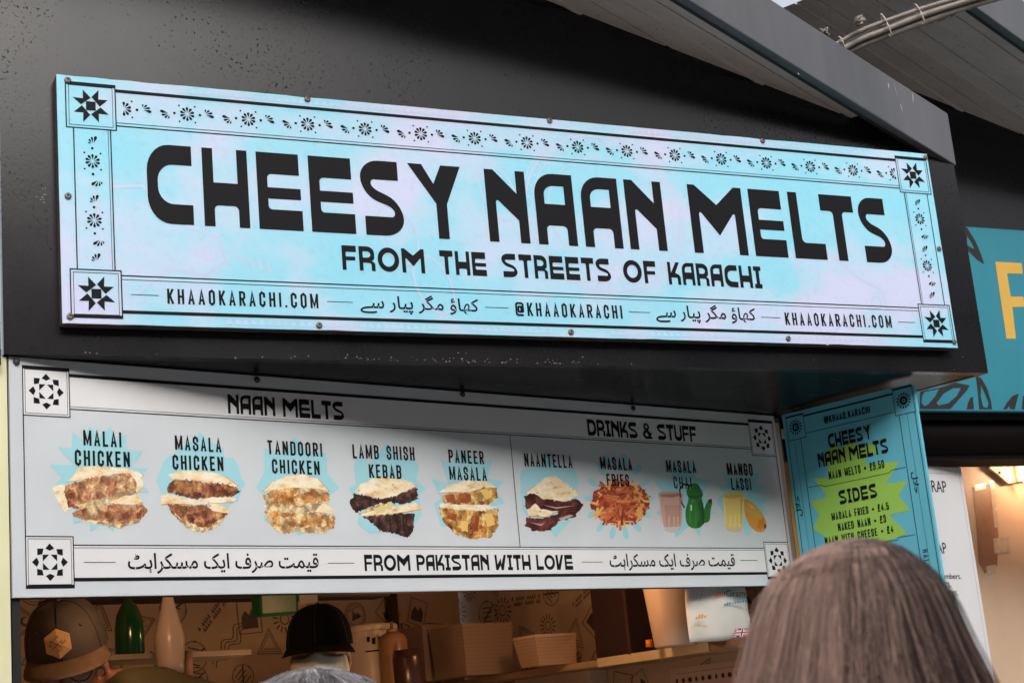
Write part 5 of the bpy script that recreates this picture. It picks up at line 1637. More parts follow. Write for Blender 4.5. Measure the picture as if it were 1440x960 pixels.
fmarks(983.5, 846, 988, 828, 4, (.05, .02, .03, 1), 4.5); fmarks(977, 841, 979, 830, 3, (.5, .08, .05, 1), 3)
fmk.build('sack_print', M['print'], t)
# dark bag behind the sack
m = MB()
p0 = shelf_hit(1040, 898) + KY * .10
m.lathe(p0 + Z * .001, Z, [(.02, 0), (.075, .01), (.10, .12), (.095, .22), (.06, .29), (.01, .31)], 20, flat=.6)
tag(m.build('dark_sack', simple('black_bin_bag', (.015, .013, .013), .35, .3, 30, bump=.5, bscale=40), None), 'dark lumpy sack behind the pale flour sack', 'sack')
# pale timber batten along the shelf edge, cut end near the hatch
q0 = right_fr.uv(845, 928)[0]
s0 = hit(842, 928, PW - KX * .254, -KX); s1 = hit(998, 905, PW - KX * .254, -KX); s2 = hit(1062, 896, PW - KX * .254, -KX)
m = MB(); m.box(V(s1.x, s1.y, SHZ - .026) - KX * .008, V(s0.x - s1.x, s0.y - s1.y, 0), KX * .0078, Z * .030, bev=.001)
m.build('edge_batten', M['cream'], shelf)
m = MB(); m.box(V(s2.x, s2.y, SHZ - .024) - KX * .006, V(s1.x - s2.x, s1.y - s2.y, 0) * .995, KX * .0058, Z * .028, bev=.001)
m.build('edge_strip', simple('dark_wood_strip', (.16, .075, .04), .5, .3, 20), shelf)
# small printed notice below the shelf
nf = Frame(right_fr.P(0, 0, .001), -KY)
u0, v1 = nf.uv(942, 940); u1 = nf.uv(1060, 926)[0]
m = MB(); m.prism([nf.P(u0, v1 - .16), nf.P(u1, v1 - .16), nf.P(u1, v1), nf.P(u0, v1)], nf.N * .0015)
nt = m.build('notice', simple('pale_pink_paper', (.56, .40, .34), .6, .04, 5), None); tag(nt, 'pale pink notice with a row of tiny pictures on the wall under the shelf', 'notice')
a = Art(nf, .0022)
for i in range(11):
    u = u0 + .03 + i * (u1 - u0 - .05) / 11; a.poly(ellipse(u, v1 - .045, .006 + .002 * (i % 3), .009, 8), col=(.06, .03, .03, 1))
for i in range(24):
    u = u0 + .03 + i * (u1 - u0 - .06) / 24; a.rect(u, v1 - .022, u + .007, v1 - .019, (.2, .1, .08, 1))
a.build('notice_print', M['print'], nt)
# white framed box low on the right-hand wall
m = MB(); c0 = hit(722, 950, PW - KX * .10, -KX)
m.box(V(c0.x, c0.y, c0.z - .18) - KY * .42, KY * .42, KX * .10, Z * .18, bev=.01)
fb = m.build('serving_rack', simple('white_enamel_box', (.55, .42, .32), .4), None); tag(fb, 'white edged box below the shelf, only its top corner showing', 'box')

# white tub with a lid and brown bottle on a side bench in front of the back wall
bench = MB(); bo_ = mf.P(1.75, 0, -1.35); bo_.z = 1.62
TB = at(525, 965, 5.7)
t = thing('bucket', 'white plastic bucket with a clip lid and black marks, behind the masked man', 'bucket', V(TB.x, TB.y, TB.z - .06))
TB.z -= .06
hgt = at(525, 882, 5.7).z - TB.z
m = MB(); m.lathe(TB, Z, [(.001, 0), (.078, 0), (.083, .01), (.092, hgt - .015), (.092, hgt - .01)], 32); m.build('bucket_body', simple('white_bucket_plastic', (.62, .50, .40), .4), t)
m = MB(); m.lathe(TB + Z * (hgt - .012), Z, [(.094, 0), (.099, .004), (.099, .018), (.094, .024), (.001, .024)], 32); m.build('lid', simple('white_lid_plastic', (.66, .52, .40), .35), t)
bf = Frame(TB + (CAM - TB).normalized() * .0, (at(600, 960, 5.7) - at(500, 960, 5.7)))
bf = Frame(V(TB.x, TB.y, 0) + V(-TB.x, -TB.y, 0).normalized() * .094, V(-TB.x, -TB.y, 0).normalized().cross(Z) * -1)
a = Art(bf, .001)
for q in ([(516,895),(520,895),(520,902),(516,902)], [(523,897),(528,896),(528,905),(523,905)], [(532,894),(538,894),(538,898),(532,898)], [(514,915),(536,913),(536,914.5),(514,916.5)]):
    a.poly([bf.uv(*p) for p in q])
a.build('bucket_print', M['ink'], t)
BB = at(557, 968, 5.55); BB.z -= .05; hb = at(555, 886, 5.55).z - BB.z
t = thing('squeeze_bottle', 'brown squeeze bottle with a short nozzle beside the white bucket', 'bottle', BB)
m = MB(); m.lathe(BB, Z, [(.001, 0), (.045, 0), (.05, .01), (.05, hb - .03), (.042, hb - .012), (.02, hb)], 24); m.build('bottle_body', simple('brown_sauce_bottle', (.30, .16, .08), .35), t)
m = MB(); m.lathe(BB + Z * hb, Z, [(.02, 0), (.018, .01), (.006, .012), (.004, .035)], 16); m.build('nozzle', simple('brown_nozzle', (.32, .19, .10), .4), t)
JJ = at(577, 972, 5.45); JJ.z -= .03; hj = at(575, 912, 5.45).z - JJ.z
m = MB(); m.lathe(JJ, Z, [(.03, 0), (.05, .01), (.052, hj - .03), (.045, hj), (.001, hj + .003)], 20)
tag(m.build('jar', simple('dark_jar', (.05, .02, .015), .3), None), 'squat dark brown jar in front of the brown squeeze bottle', 'jar')
sb = MB(); q = V(TB.x, TB.y, TB.z); sb.box(q - LX * .55 + LN * .16 - Z * .032, LX * .85, -LN * .40, Z * .03, bev=.003)
sb.build('side_bench', M['counter'], kiosk)
# vertical pipe in the back corner
m = MB(); pp = back_fr.P(back_fr.uv(547, 870)[0], 0, .03); m.tube([V(pp.x, pp.y, .25), V(pp.x, pp.y, 2.55)], .022, 14)
m.build('corner_pipe', simple('dark_pipe', (.05, .035, .028), .4), kiosk)

# green bottle, white cone bottle, hanging green pack: upper left of the hatch
GB = at(183, 921, 4.75)
t = thing('green_bottle', 'dark green round shouldered bottle standing behind the capped man', 'bottle', GB)
hb = at(183, 843, 4.75).z - GB.z
m = MB(); m.lathe(GB, Z, [(.001, 0), (.040, 0), (.043, .008), (.0425, hb * .50), (.037, hb * .72), (.024, hb * .92), (.012, hb * .985), (.010, hb + .04)], 28)
m.build('bottle_body', simple('dark_green_glass', (.008, .075, .022), .16, .1, 3, coat=.3), t)
m = MB(); m.lathe(GB + Z * (hb + .04), Z, [(.013, 0), (.013, .025), (.001, .026)], 16); m.build('cap', M['inner_black'], t)
rack = MB(); rr_ = V(GB.x, GB.y, GB.z - .017); rack.box(rr_ - LX * .12 + LN * .07, LX * .48, -LN * .2, Z * .016, bev=.002)
rack.build('bottle_rack', simple('pale_wire_rack', (.40, .32, .24), .4), kiosk)
WB = at(240, 946, 4.6); WB.z -= .0
t = thing('sauce_bottle', 'upright white cone necked sauce bottle next to the green bottle', 'bottle', WB)
kk = 4.6 / F_PX
m = MB(); prof = [(.001, 0), (19 * kk, 0), (19.5 * kk, 14 * kk), (21.5 * kk, 42 * kk), (21 * kk, 52 * kk), (16 * kk, 72 * kk), (10.5 * kk, 92 * kk), (8 * kk, 104 * kk), (5 * kk, 125 * kk)]
m.lathe(WB, Z, prof, 28); m.build('bottle_body', simple('milky_bottle_plastic', (.58, .46, .38), .3, .06, 4), t)
rl = MB(); rl.lathe(at(258, 950, 4.7), Z, [(.028, 0), (.028, .07), (.001, .071)], 18)
tag(rl.build('carton', simple('brown_carton', (.28, .15, .08), .6), None), 'small brown carton right behind the white sauce bottle', 'carton')
HG = at(393, 851, 4.9)
t = thing('hanging_packet', 'green packet with a white tag hanging under the menu sign', 'packet', HG)
m = MB(); ux = (at(420, 851, 4.9) - at(366, 855, 4.9)); m.box(at(366, 866, 4.9), at(421, 862, 4.9) - at(366, 866, 4.9), KY * .05, Z * .10, bev=.008); m.build('packet_body', simple('green_packet', (.01, .14, .02), .3), t)
m = MB(); m.box(at(422, 850, 4.88), at(447, 845, 4.88) - at(422, 850, 4.88), KY * .003, Z * .05); m.build('tag', simple('white_tag', (.6, .5, .42), .5), t)
hl = MB(); hl.box(mf.P(.5, 0, -.95) + Z * .10, mf.U * 1.2, mf.N * -.10, Z * .012); hl.build('hanging_rail', M['inner_black'], kiosk)

# warm lamps inside the kiosk, out of view: two hang above the hatch, one stands low
def hatch_lamp(u, n, label, e, z=2.17):
    p = mf.P(u, 0, n); p.z = z
    t = thing('hatch_lamp', label, 'lamp', p)
    m = MB(); m.lathe(p, Z, [(.05, 0), (.06, .02), (.03, .05), (.012, .06), (.012, .38 if z > 2 else .07)], 20)
    if z < 2: m.tube([p + V(.07, .05, .03), p + V(.07, .05, 1.085 - z)], .008, 8); m.tube([p + Z * .03, p + V(.07, .05, .03)], .006, 8)
    m.build('shade', M['inner_black'], t)
    m = MB(); m.lathe(p - Z * .012, Z, [(.001, 0), (.03, .004), (.036, .016), (.001, .018)], 16); m.build('bulb', emit('bulb_glow', (1, .5, .2, 1), 4.0), t)
    point('kiosk_light', p - Z * .06, e, (1.0, .53, .25), .05)
hatch_lamp(.43, -.10, 'warm hanging lamp just inside the hatch near the yellow wall', 2.3)
hatch_lamp(1.30, -.42, 'added warm lamp on a stand, unseen, brightening the lower hatch', 3.4, 1.74)  # low lamp put in to brighten the lower walls of the hatch
hatch_lamp(1.92, -.30, 'warm hanging lamp near the shelf with the beige tub', 3.0)

# ------------------------------------------------------------------ people
def blob(parts, name, mat, parent, voxel=.010, smooth=4, decim=None):
    """one continuous surface from tapered limbs and ellipsoids"""
    m = MB()
    for p in parts:
        if p[0] == 'e':                                  # ellipsoid: centre, three semi-axis vectors
            c, ax = p[1], p[2]
            vs, fs = [], []
            n, k = 16, 10
            for i in range(k + 1):
                th = math.pi * i / k
                for j in range(n):
                    ph = 2 * math.pi * j / n
                    vs.append(c + ax[0] * (math.sin(th) * math.cos(ph)) + ax[1] * (math.sin(th) * math.sin(ph)) + ax[2] * math.cos(th))
            for i in range(k):
                for j in range(n):
                    j2 = (j + 1) % n
                    fs.append((i * n + j, (i + 1) * n + j, (i + 1) * n + j2, i * n + j2))
            m.add(vs, fs)
        else:                                            # tapered limb
            a, b_, r0, r1 = p[1:5]
            m.tube([a - (b_ - a).normalized() * r0 * .5, a, a + (b_ - a) * .5, b_, b_ + (b_ - a).normalized() * r1 * .5], [r0 * .7, r0, (r0 + r1) / 2 * 1.03, r1, r1 * .7], 12)
    o = m.build('tmp', M['ink'], None)
    rm = o.modifiers.new('r', 'REMESH'); rm.mode = 'VOXEL'; rm.voxel_size = voxel
    sm = o.modifiers.new('s', 'SMOOTH'); sm.iterations = smooth; sm.factor = .5
    dg = bpy.context.evaluated_depsgraph_get()
    me = bpy.data.meshes.new_from_object(o.evaluated_get(dg))
    off = o.location.copy()
    bpy.data.objects.remove(o)
    me.transform(Matrix.Translation(off - parent.location))
    me.materials.clear(); me.materials.append(mat)
    me.polygons.foreach_set('use_smooth', [True] * len(me.polygons))
    me.name = name
    q = bpy.data.objects.new(name, me); COL.objects.link(q); q.parent = parent
    return q
def skin_mat(name, col):
    t = NT(name); co = t.coord()
    n1 = t.noise(co, 30, 5)
    t.l(t.ramp(n1, [(.3, tuple(c * .85 for c in col) + (1,)), (.7, tuple(min(1, c * 1.12) for c in col) + (1,))]), t.b.inputs['Base Color'])
    t.b.inputs['Roughness'].default_value = .48
    t.b.inputs['Subsurface Weight'].default_value = .12; t.b.inputs['Subsurface Radius'].default_value = (.012, .005, .003)
    t.bump(t.noise(co, 260, 2), .1, .001)
    return t.m
M['skin'] = skin_mat('warm_brown_skin', (0.40, 0.20, 0.12))
M['skin2'] = skin_mat('pale_skin', (0.52, 0.33, 0.26))
class Head:
    """axes of a head: right as the viewer sees it, forward (face), up"""
    def __init__(s, c, fwd, up=Z, k=1.0):
        s.c = Vector(c); s.f = Vector(fwd).normalized(); s.r = s.f.cross(Vector(up)).normalized() * -1
        s.u = s.r.cross(s.f).normalized()
        if s.u.z < 0: s.u = -s.u
        s.k = k
    def p(s, x, y, z): return s.c + (s.r * x + s.f * y + s.u * z) * s.k
    def ax(s, a, b_, c): return (s.r * a * s.k, s.f * b_ * s.k, s.u * c * s.k)
def head_parts(h):
    P = h.p
    L = [('e', P(0, 0, .02), h.ax(.076, .098, .098)), ('e', P(0, .022, -.035), h.ax(.060, .072, .082)),      # skull, jaw
         ('e', P(0, .095, -.022), h.ax(.012, .018, .024)), ('e', P(0, .106, -.036), h.ax(.016, .012, .011)),   # nose
         ('e', P(0, .076, .012), h.ax(.055, .020, .012)),                                                    # brow
         ('e', P(0, .084, -.070), h.ax(.024, .012, .009)), ('e', P(0, .074, -.103), h.ax(.022, .018, .016))]   # lips, chin
    for s in (-1, 1):
        L.append(('e', P(s * .080, -.004, -.022), h.ax(.010, .019, .033)))                                   # ears
        L.append(('e', P(s * .040, .066, -.030), h.ax(.022, .020, .020)))                                    # cheeks
    return L
def hand_parts(w, d, side, bend):
    """palm and five bent fingers; d along the forearm, side towards the thumb, bend towards the palm side"""
    d, side, bend = d.normalized(), side.normalized(), bend.normalized()
    L = [('e', w + d * .045, (side * .040, d * .050, bend * .015))]
    for i, (o, l) in enumerate(((.030, .070), (.010, .080), (-.010, .074), (-.030, .058))):
        a = w + d * .085 + side * o; b_ = a + d * l * .5 + bend * l * .15; c = b_ + d * l * .32 + bend * l * .32
        L += [('c', a, b_, .0085, .008), ('c', b_, c, .008, .007)]
    a = w + d * .025 + side * .034; b_ = a + side * .026 + d * .03 + bend * .01; c = b_ + d * .026 + bend * .012
    L += [('c', a, b_, .011, .0095), ('c', b_, c, .0095, .008)]
    return L
def body_parts(h, floor, fwd, k=1.0, arms=None):
    """neck, trunk, legs, arms and hands under a head; fwd is the horizontal facing"""
    fwd = V(fwd.x, fwd.y, 0).normalized(); rt = fwd.cross(Z).normalized()
    nb = h.p(0, -.02, -.10); base = V(h.c.x, h.c.y, 0) - fwd * .03
    H = h.c.z + .12 - floor
    sz = floor + H * .815; hip = floor + H * .52; kn = floor + H * .28
    sh = V(base.x, base.y, sz)
    body = [('c', h.p(0, -.015, -.05), V(base.x, base.y, sz + .02), .055, .062),
            ('e', V(base.x, base.y, sz - .10), (rt * .185, fwd * .105, Z * .16)), ('e', V(base.x, base.y, (sz + hip) / 2 - .04), (rt * .155, fwd * .105, Z * .22)),
            ('e', V(base.x, base.y, hip + .02), (rt * .17, fwd * .115, Z * .13))]
    shirt = list(body[1:]); trou = [body[3]]
    for s in (-1, 1):
        S = sh + rt * s * .185 - Z * .02
        E, W = (arms or {}).get(s, (S + rt * s * .05 - Z * .29 - fwd * .02, S + rt * s * .06 - Z * .52 + fwd * .10))
        body += [('c', S - rt * s * .06 + Z * .0, S, .058, .062), ('c', S, E, .052, .040), ('c', E, W, .039, .027)]
        shirt += [('c', S - rt * s * .07, S, .062, .066), ('c', S, E, .062, .052), ('c', E, E + (W - E) * .85, .050, .040)]
        body += hand_parts(W, (W - E), -rt * s, fwd * -.2 + rt * -s)
        K0 = V(base.x, base.y, hip) + rt * s * .09; K1 = V(base.x, base.y, kn) + rt * s * .10 + fwd * .02; K2 = V(base.x, base.y, floor + .08) + rt * s * .10
        body += [('c', K0, K1, .085, .055), ('c', K1, K2, .055, .038), ('e', K2 + fwd * .06 - Z * .04, (rt * .045, fwd * .125, Z * .04))]
        trou += [('c', K0, K1, .098, .072), ('c', K1, K2, .072, .058)]
    grow = []
    for p in shirt:
        if p[0] == 'e': grow.append(('e', p[1], tuple(a * (1 + .018 / a.length) for a in p[2])))
        else: grow.append(('c', p[1], p[2], p[3] + .006, p[4] + .006))
    return body, grow, trou
M['olive'] = simple('olive_jersey', (0.075, 0.068, 0.028), .8, .2, 12, bump=.25, bscale=180)
M['jeans'] = simple('dark_trousers', (0.03, 0.032, 0.045), .8, .2, 20)
M['cap_cloth'] = simple('brown_black_cap_cloth', (0.050, 0.040, 0.032), .75, .2, 25, bump=.2, bscale=320)
M['cap_black'] = simple('black_cap_cloth', (0.005, 0.0045, 0.005), .9, .2, 25, spec=.1)

def cap_on(h, parent, mat, brim_mat, badge=None, r=(.098, .116, .122)):
    P = h.p
    m = MB()
    n, k = 36, 12
    vs, fs = [], []
    for i in range(k + 1):
        th = math.pi / 2 * i / k
        for j in range(n):
            ph = 2 * math.pi * j / n
            seam = 1 - .012 * (abs(math.cos(3 * ph)) ** 14)
            e = .66
            rr_ = math.cos(th) ** e; zz = math.sin(th)
            vs.append(P(r[0] * rr_ * math.cos(ph) * seam, -.008 + r[1] * rr_ * math.sin(ph) * seam, .022 + r[2] * zz * (1 - .03 * math.sin(ph))))
    for i in range(k):
        for j in range(n):
            j2 = (j + 1) % n
            fs.append((i * n + j, i * n + j2, (i + 1) * n + j2, (i + 1) * n + j))
    m.add(vs, fs, None, 0, True)
    # inner rim
    m.build('cap', mat, parent)
    mb = MB()
    top, bot = [], []
    nn = 24
    vs, fs = [], []
    for layer in (0, 1):
        for i in range(nn + 1):
            t = -1 + 2 * i / nn
            a = t * 1.18
            x0_, y0_ = r[0] * 1.0 * math.sin(a), -.008 + r[1] * 1.0 * math.cos(a)
            x1_, y1_ = .110 * math.sin(a) * 1.02, y0_ + .086 * max(0.0, math.cos(t * math.pi / 2)) ** .45
            for q in range(5):
                w = q / 4
                x = x0_ + (x1_ - x0_) * w; y = y0_ + (y1_ - y0_) * w
                z = .024 - .016 * w - .009 * (x / .1) ** 2 * w
                vs.append(P(x, y, z - .0028 * layer))
    kk_ = (nn + 1) * 5
    for layer in (0, 1):
        for i in range(nn):
            for q in range(4):
                b_ = layer * kk_ + i * 5 + q
                f = (b_, b_ + 1, b_ + 6, b_ + 5)
                fs.append(f if layer == 0 else f[::-1])
    for i in range(nn):
        b_ = i * 5 + 4; fs.append((b_, b_ + kk_, b_ + kk_ + 5, b_ + 5))
    mb.add(vs, fs, None, 0, True)
    mb.build('cap_brim', brim_mat, parent)
    sm = MB()
    for q in range(3):
        ph = math.pi / 2 + math.pi / 3 * q
        ln = []
        for i in range(-14, 15):
            th = math.pi / 2 * (1 - abs(i) / 14)
            pq = ph if i < 0 else ph + math.pi
            rr_ = math.cos(th) ** .66
            ln.append(P(r[0] * rr_ * math.cos(pq) * 1.002, -.008 + r[1] * rr_ * math.sin(pq) * 1.002, .022 + r[2] * math.sin(th) * (1 - .03 * math.sin(pq)) + .0006))
        sm.tube(ln, .0013, 5)
    sm.build('cap_seam', M['inner_black'], parent)
    ey = MB()
    for ph in (.9, 2.24, -.4, 3.5):
        th = .62; rr_ = math.cos(th) ** .66
        q0 = P(r[0] * rr_ * math.cos(ph), -.008 + r[1] * rr_ * math.sin(ph), .022 + r[2] * math.sin(th))
        ey.lathe(q0, (q0 - P(0, -.008, .03)), [(.0042, -.001), (.0042, .0014), (.0018, .0016), (.0016, .0004)], 10)
    ey.build('eyelet', mat, parent)
    bt = MB(); bt.lathe(P(0, -.008, .022 + r[2] * .985), h.u, [(.009, 0), (.009, .003), (.004, .006)], 12); bt.build('cap_button', mat, parent)

def to_cam(p):
    d = CAM - p
    return V(d.x, d.y, 0).normalized()
KFLOOR = .25
# ---- man in the brown cap, leaning towards the counter
c = at(97, 925, 4.30)
f = to_cam(c); rt_img = Z.cross(f)                       # image right as seen by the camera is -(rt_img)
side = f.cross(Z) * -1
fw = (f * 1.0 - Z * .36 - side * .10)
h = Head(c, fw, Z + side * -.13, 1.09)
man = thing('person', 'person in a dark brown cap with a pale six sided badge', 'person', V(c.x, c.y, KFLOOR))
sh_px = at(232, 985, 4.42)
bp, sp_, tr = body_parts(h, KFLOOR, f, arms=None)
bp = bp + [('c', at(160, 975, 4.33), at(232, 985, 4.42), .07, .07), ('c', at(232, 985, 4.42), at(345, 1010, 4.46), .062, .05)]
blob(head_parts(h) + bp, 'body', M['skin'], man, .009)
blob(sp_ + [('c', at(175, 985, 4.30), at(232, 982, 4.42), .085, .088), ('c', at(232, 985, 4.42), at(340, 1010, 4.46), .085, .070)], 'jersey', M['olive'], man, .012, 3)
blob(tr, 'trousers', M['jeans'], man, .014, 3)
cap_on(h, man, M['cap_cloth'], simple('tan_cap_brim', (0.13, 0.085, 0.050), .8, .2, 40, bump=.25, bscale=350))
# badge on the front of the crown
def on_cap(h, x, z, r=(.098, .116, .122), lift=.002):
    zz = min(.999, (z - .022) / r[2]); rr_ = (1 - zz * zz) ** .33
    y = -.008 + r[1] * rr_ * math.sqrt(max(0, 1 - (x / (r[0] * rr_)) ** 2))
    return h.p(x, y + lift, z)
m = MB()
hexa = [(-.004 + .034 * math.cos(math.pi / 6 + i * math.pi / 3), .066 + .034 * math.sin(math.pi / 6 + i * math.pi / 3)) for i in range(6)]
ring = [on_cap(h, *q, lift=.004) for q in hexa]; ctr = on_cap(h, -.004, .066, lift=.005); back = [on_cap(h, *q, lift=.0) for q in hexa]
m.add([ctr] + ring + back, [(0, 1 + i, 1 + (i + 1) % 6) for i in range(6)] + [(1 + i, 7 + i, 7 + (i + 1) % 6, 1 + (i + 1) % 6) for i in range(6)])
m.build('badge', simple('pale_leather_badge', (0.56, 0.36, 0.16), .55, .08, 30), man)
m = MB()
def seg(a, b_, w=.0009): m.tube([on_cap(h, *a, lift=.0072), on_cap(h, *b_, lift=.0072)], w, 4)
seg((-.020, .076), (.014, .056)); seg((-.018, .056), (.010, .076))
for x, z in ((-.003, .082), (.014, .070), (-.020, .066), (-.002, .052)):
    seg((x - .003, z - .003), (x, z + .004)); seg((x, z + .004), (x + .003, z - .003))
m.build('badge_print', simple('brown_badge_ink', (.20, .10, .04), .6), man)
# spectacles
m = MB()
for s in (-1, 1):
    ring = [h.p(s * .034 + .025 * math.cos(t), .104, -.012 + .021 * math.sin(t)) for t in [2 * math.pi * i / 20 for i in range(21)]]
    m.tube(ring, .0018, 6)
    m.tube([h.p(s * .059, .104, -.008), h.p(s * .080, .05, -.006), h.p(s * .084, -.01, -.010)], .0016, 6)
m.tube([h.p(-.009, .106, -.006), h.p(.009, .106, -.006)], .0018, 6)
m.build('spectacles', M['inner_black'], man)
m = MB()
for s in (-1, 1): m.lathe(h.p(s * .032, .073, -.014), h.f, [(.001, -.002), (.012, .004), (.010, .010), (.001, .013)], 12)
m.build('eyes', simple('eye_dark', (.05, .035, .03), .2), man)

# ---- masked person in a black cap
c = at(450, 919, 4.68)
f = to_cam(c); side = f.cross(Z) * -1
h = Head(c, f - side * .10 - Z * .06, Z, 1.0)
mk = thing('person', 'person in a black cap and a cream face mask standing further back in the kiosk', 'person', V(c.x, c.y, KFLOOR))
bp, sp_, tr = body_parts(h, KFLOOR, f)
blob(head_parts(h) + bp, 'body', M['skin'], mk, .010)
blob(sp_, 'jacket', M['cap_black'], mk, .012, 3)
blob(tr, 'trousers', M['jeans'], mk, .014, 3)
cap_on(h, mk, M['cap_black'], M['cap_black'], r=(.096, .112, .118))
m = MB()
n, k = 16, 9
vs, fs = [], []
for i in range(k + 1):
    t = i / k
    for j in range(n + 1):
        s = -1 + 2 * j / n
        a = s * 1.25
        ridge = math.exp(-(s / .20) ** 2)
        z = -.005 - .098 * t + .016 * ridge * (1 - t)
        rr_ = (.080 + .010 * math.sin(math.pi * t))
        y = .010 + (.098 + .016 * math.sin(math.pi * min(1, t * 1.15))) * math.cos(a) + .014 * ridge * (1 - t * .5)
        vs.append(h.p(rr_ * math.sin(a), y, z + .0015 * math.sin(18 * t)))
for i in range(k):
    for j in range(n):
        b_ = i * (n + 1) + j; fs.append((b_, b_ + 1, b_ + n + 2, b_ + n + 1))
m.add(vs, fs, None, 0, True)
mo = m.build('face_mask', simple('cream_mask_cloth', (.68, .58, .44), .7, .06, 20, bump=.1), mk)
sd_ = mo.modifiers.new('t', 'SOLIDIFY'); sd_.thickness = .002
m = MB()
for s in (-1, 1): m.tube([h.p(s * .078, .035, -.012), h.p(s * .083, .012, -.004), h.p(s * .086, -.008, -.02), h.p(s * .080, .012, -.05), h.p(s * .076, .035, -.075)], .0014, 5)
m.build('mask_loop', simple('white_elastic', (.6, .55, .48), .6), mk)

# ------------------------------------------------------------------ hair
M['hair'] = printed('hair_strands', .42)
_t = M['hair'].node_tree.nodes['Principled BSDF']; _t.inputs['Specular IOR Level'].default_value = .3
def hair_mass(parent, top, right, fwd, prof, drift, n, colf, seed, rad_=.0007, fly=120, frizz=.0, end=(.28, .42), flyk=1.06, root=.10, roots=0.0, wiry=0):
    """strands flowing from the crown over a surface given by its half width at each drop below the top"""
    r_ = random.Random(seed)
    def half(s):
        for (s0, w0), (s1, w1) in zip(prof[:-1], prof[1:]):
            if s <= s1: return w0 + (w1 - w0) * (s - s0) / (s1 - s0)
        return prof[-1][1]
    def dr(s):
        for (s0, w0), (s1, w1) in zip(drift[:-1], drift[1:]):
            if s <= s1: return w0 + (w1 - w0) * (s - s0) / (s1 - s0)
        return drift[-1][1]
    def pt(s, al, k):
        w = half(s) * k
        w *= 1 + min(1, s / .05) * (.022 * math.sin(3 * al + seed) + .016 * math.sin(7 * al + 2 * seed))
        return top + right * (dr(s) + w * math.cos(al)) + fwd * (w * 1.02 * math.sin(al)) - Z * s
    base = MB()
    vs, fs = [], []
    ss = [0.004, .012, .02, .035, .055, .08, .11, .15, .2, .26, .32]
    N = 40
    for s in ss:
        for j in range(N): vs.append(pt(s + .004, 2 * math.pi * j / N, .955))
    for i in range(len(ss) - 1):
        for j in range(N):
            j2 = (j + 1) % N
            fs.append((i * N + j, i * N + j2, (i + 1) * N + j2, (i + 1) * N + j))
    vs.append(pt(.004, 0, 0)); fs += [(len(vs) - 1, (j + 1) % N, j) for j in range(N)]
    base.add(vs, fs, colf(r_, 1.5 * math.pi, .1, True), 0, True)
    base.build('hair_base', M['hair'], parent)
    # locks: strands that share a course, a depth and a colour, drawn together towards the tip
    m = MB()
    per = 46
    for L in range(max(1, n // per)):
        alL = r_.uniform(0, 2 * math.pi)
        s0L = (r_.uniform(0, 1) ** 1.5 * root if r_.random() < .8 else r_.uniform(0, .07)) + .0006
        lenL = r_.uniform(*end)
        kL = r_.uniform(.970, 1.022)
        A1, w1, p1 = r_.uniform(.02, .09), r_.uniform(1.5, 4.0), r_.uniform(0, 6.28)
        A2, w2, p2 = r_.uniform(.0, .03), r_.uniform(5, 11), r_.uniform(0, 6.28)
        sw = .22 * math.sin(alL + .5) + r_.gauss(0, .07)
        wid = r_.uniform(.06, .24)
        cL = colf(r_, alL, s0L, False)
        for i in range(per):
            stray = r_.random() < fly
            al = alL + r_.gauss(0, wid)
            dk = r_.gauss(0, .006)
            s1 = s0L + lenL * r_.uniform(.85, 1.0)
            fr = frizz * (3 if stray else 1)
            ph = r_.uniform(0, 6.28); am = r_.uniform(.002, .014) if not stray else r_.uniform(.03, .16)
            kk0 = kL + dk + (abs(r_.gauss(0, flyk - 1)) if stray else 0)
            pts = []
            steps = 12
            for q in range(steps):
                t = q / (steps - 1)
                s = s0L + (s1 - s0L) * t
                pull = 1 - .55 * t
                a2 = alL + (al - alL) * pull + sw * t + A1 * t * math.sin(w1 * t + p1) + A2 * t * math.sin(w2 * t + p2) + am * t * math.sin(5 * t + ph) + fr * r_.uniform(-1, 1)
                kk = kk0 + .014 * t * math.sin(w1 * 1.4 * t + p2) + (.04 * t * math.sin(ph) if stray else 0) + fr * .4 * r_.uniform(-1, 1)
                pts.append(pt(s, a2, kk))
            w = rad_ * r_.uniform(.7, 1.35)
            f_ = r_.uniform(.72, 1.32)
            cc = (cL[0] * f_, cL[1] * f_, cL[2] * f_, 1)
            b0 = len(m.f)
            m.tube(pts, [w] * (steps - 1) + [w * .4], 3, cc, caps=False)
            if roots:                                     # paler new growth near the crown
                for q in range(3):
                    g_ = (.55, .38, .2)[q] * roots
                    c3 = tuple(cc[z] + ((.34, .265, .24)[z] - cc[z]) * g_ for z in range(3)) + (1,)
                    for y in range(3): m.c[b0 + q * 3 + y] = c3
    for i in range(wiry):                                 # single pale wiry hairs lying across the locks
        al = r_.uniform(0, 2 * math.pi); s0 = r_.uniform(.002, .10); ln = r_.uniform(.06, .22)
        dr_ = r_.gauss(0, .22); k0 = r_.uniform(1.0, 1.02); k1 = k0 + abs(r_.gauss(0, .03)); ph = r_.uniform(0, 6.28)
        f_ = r_.uniform(.6, 1.2)
        m.tube([pt(s0 + ln * q / 11, al + dr_ * (q / 11) + .05 * math.sin(q * .5 + ph), k0 + (k1 - k0) * (q / 11) ** 2 + .006 * math.sin(q * .8 + ph)) for q in range(12)], rad_ * 1.15, 3, (.52 * f_, .375 * f_, .315 * f_, 1), caps=False)
    m.build('hair', M['hair'], parent, fix=False)

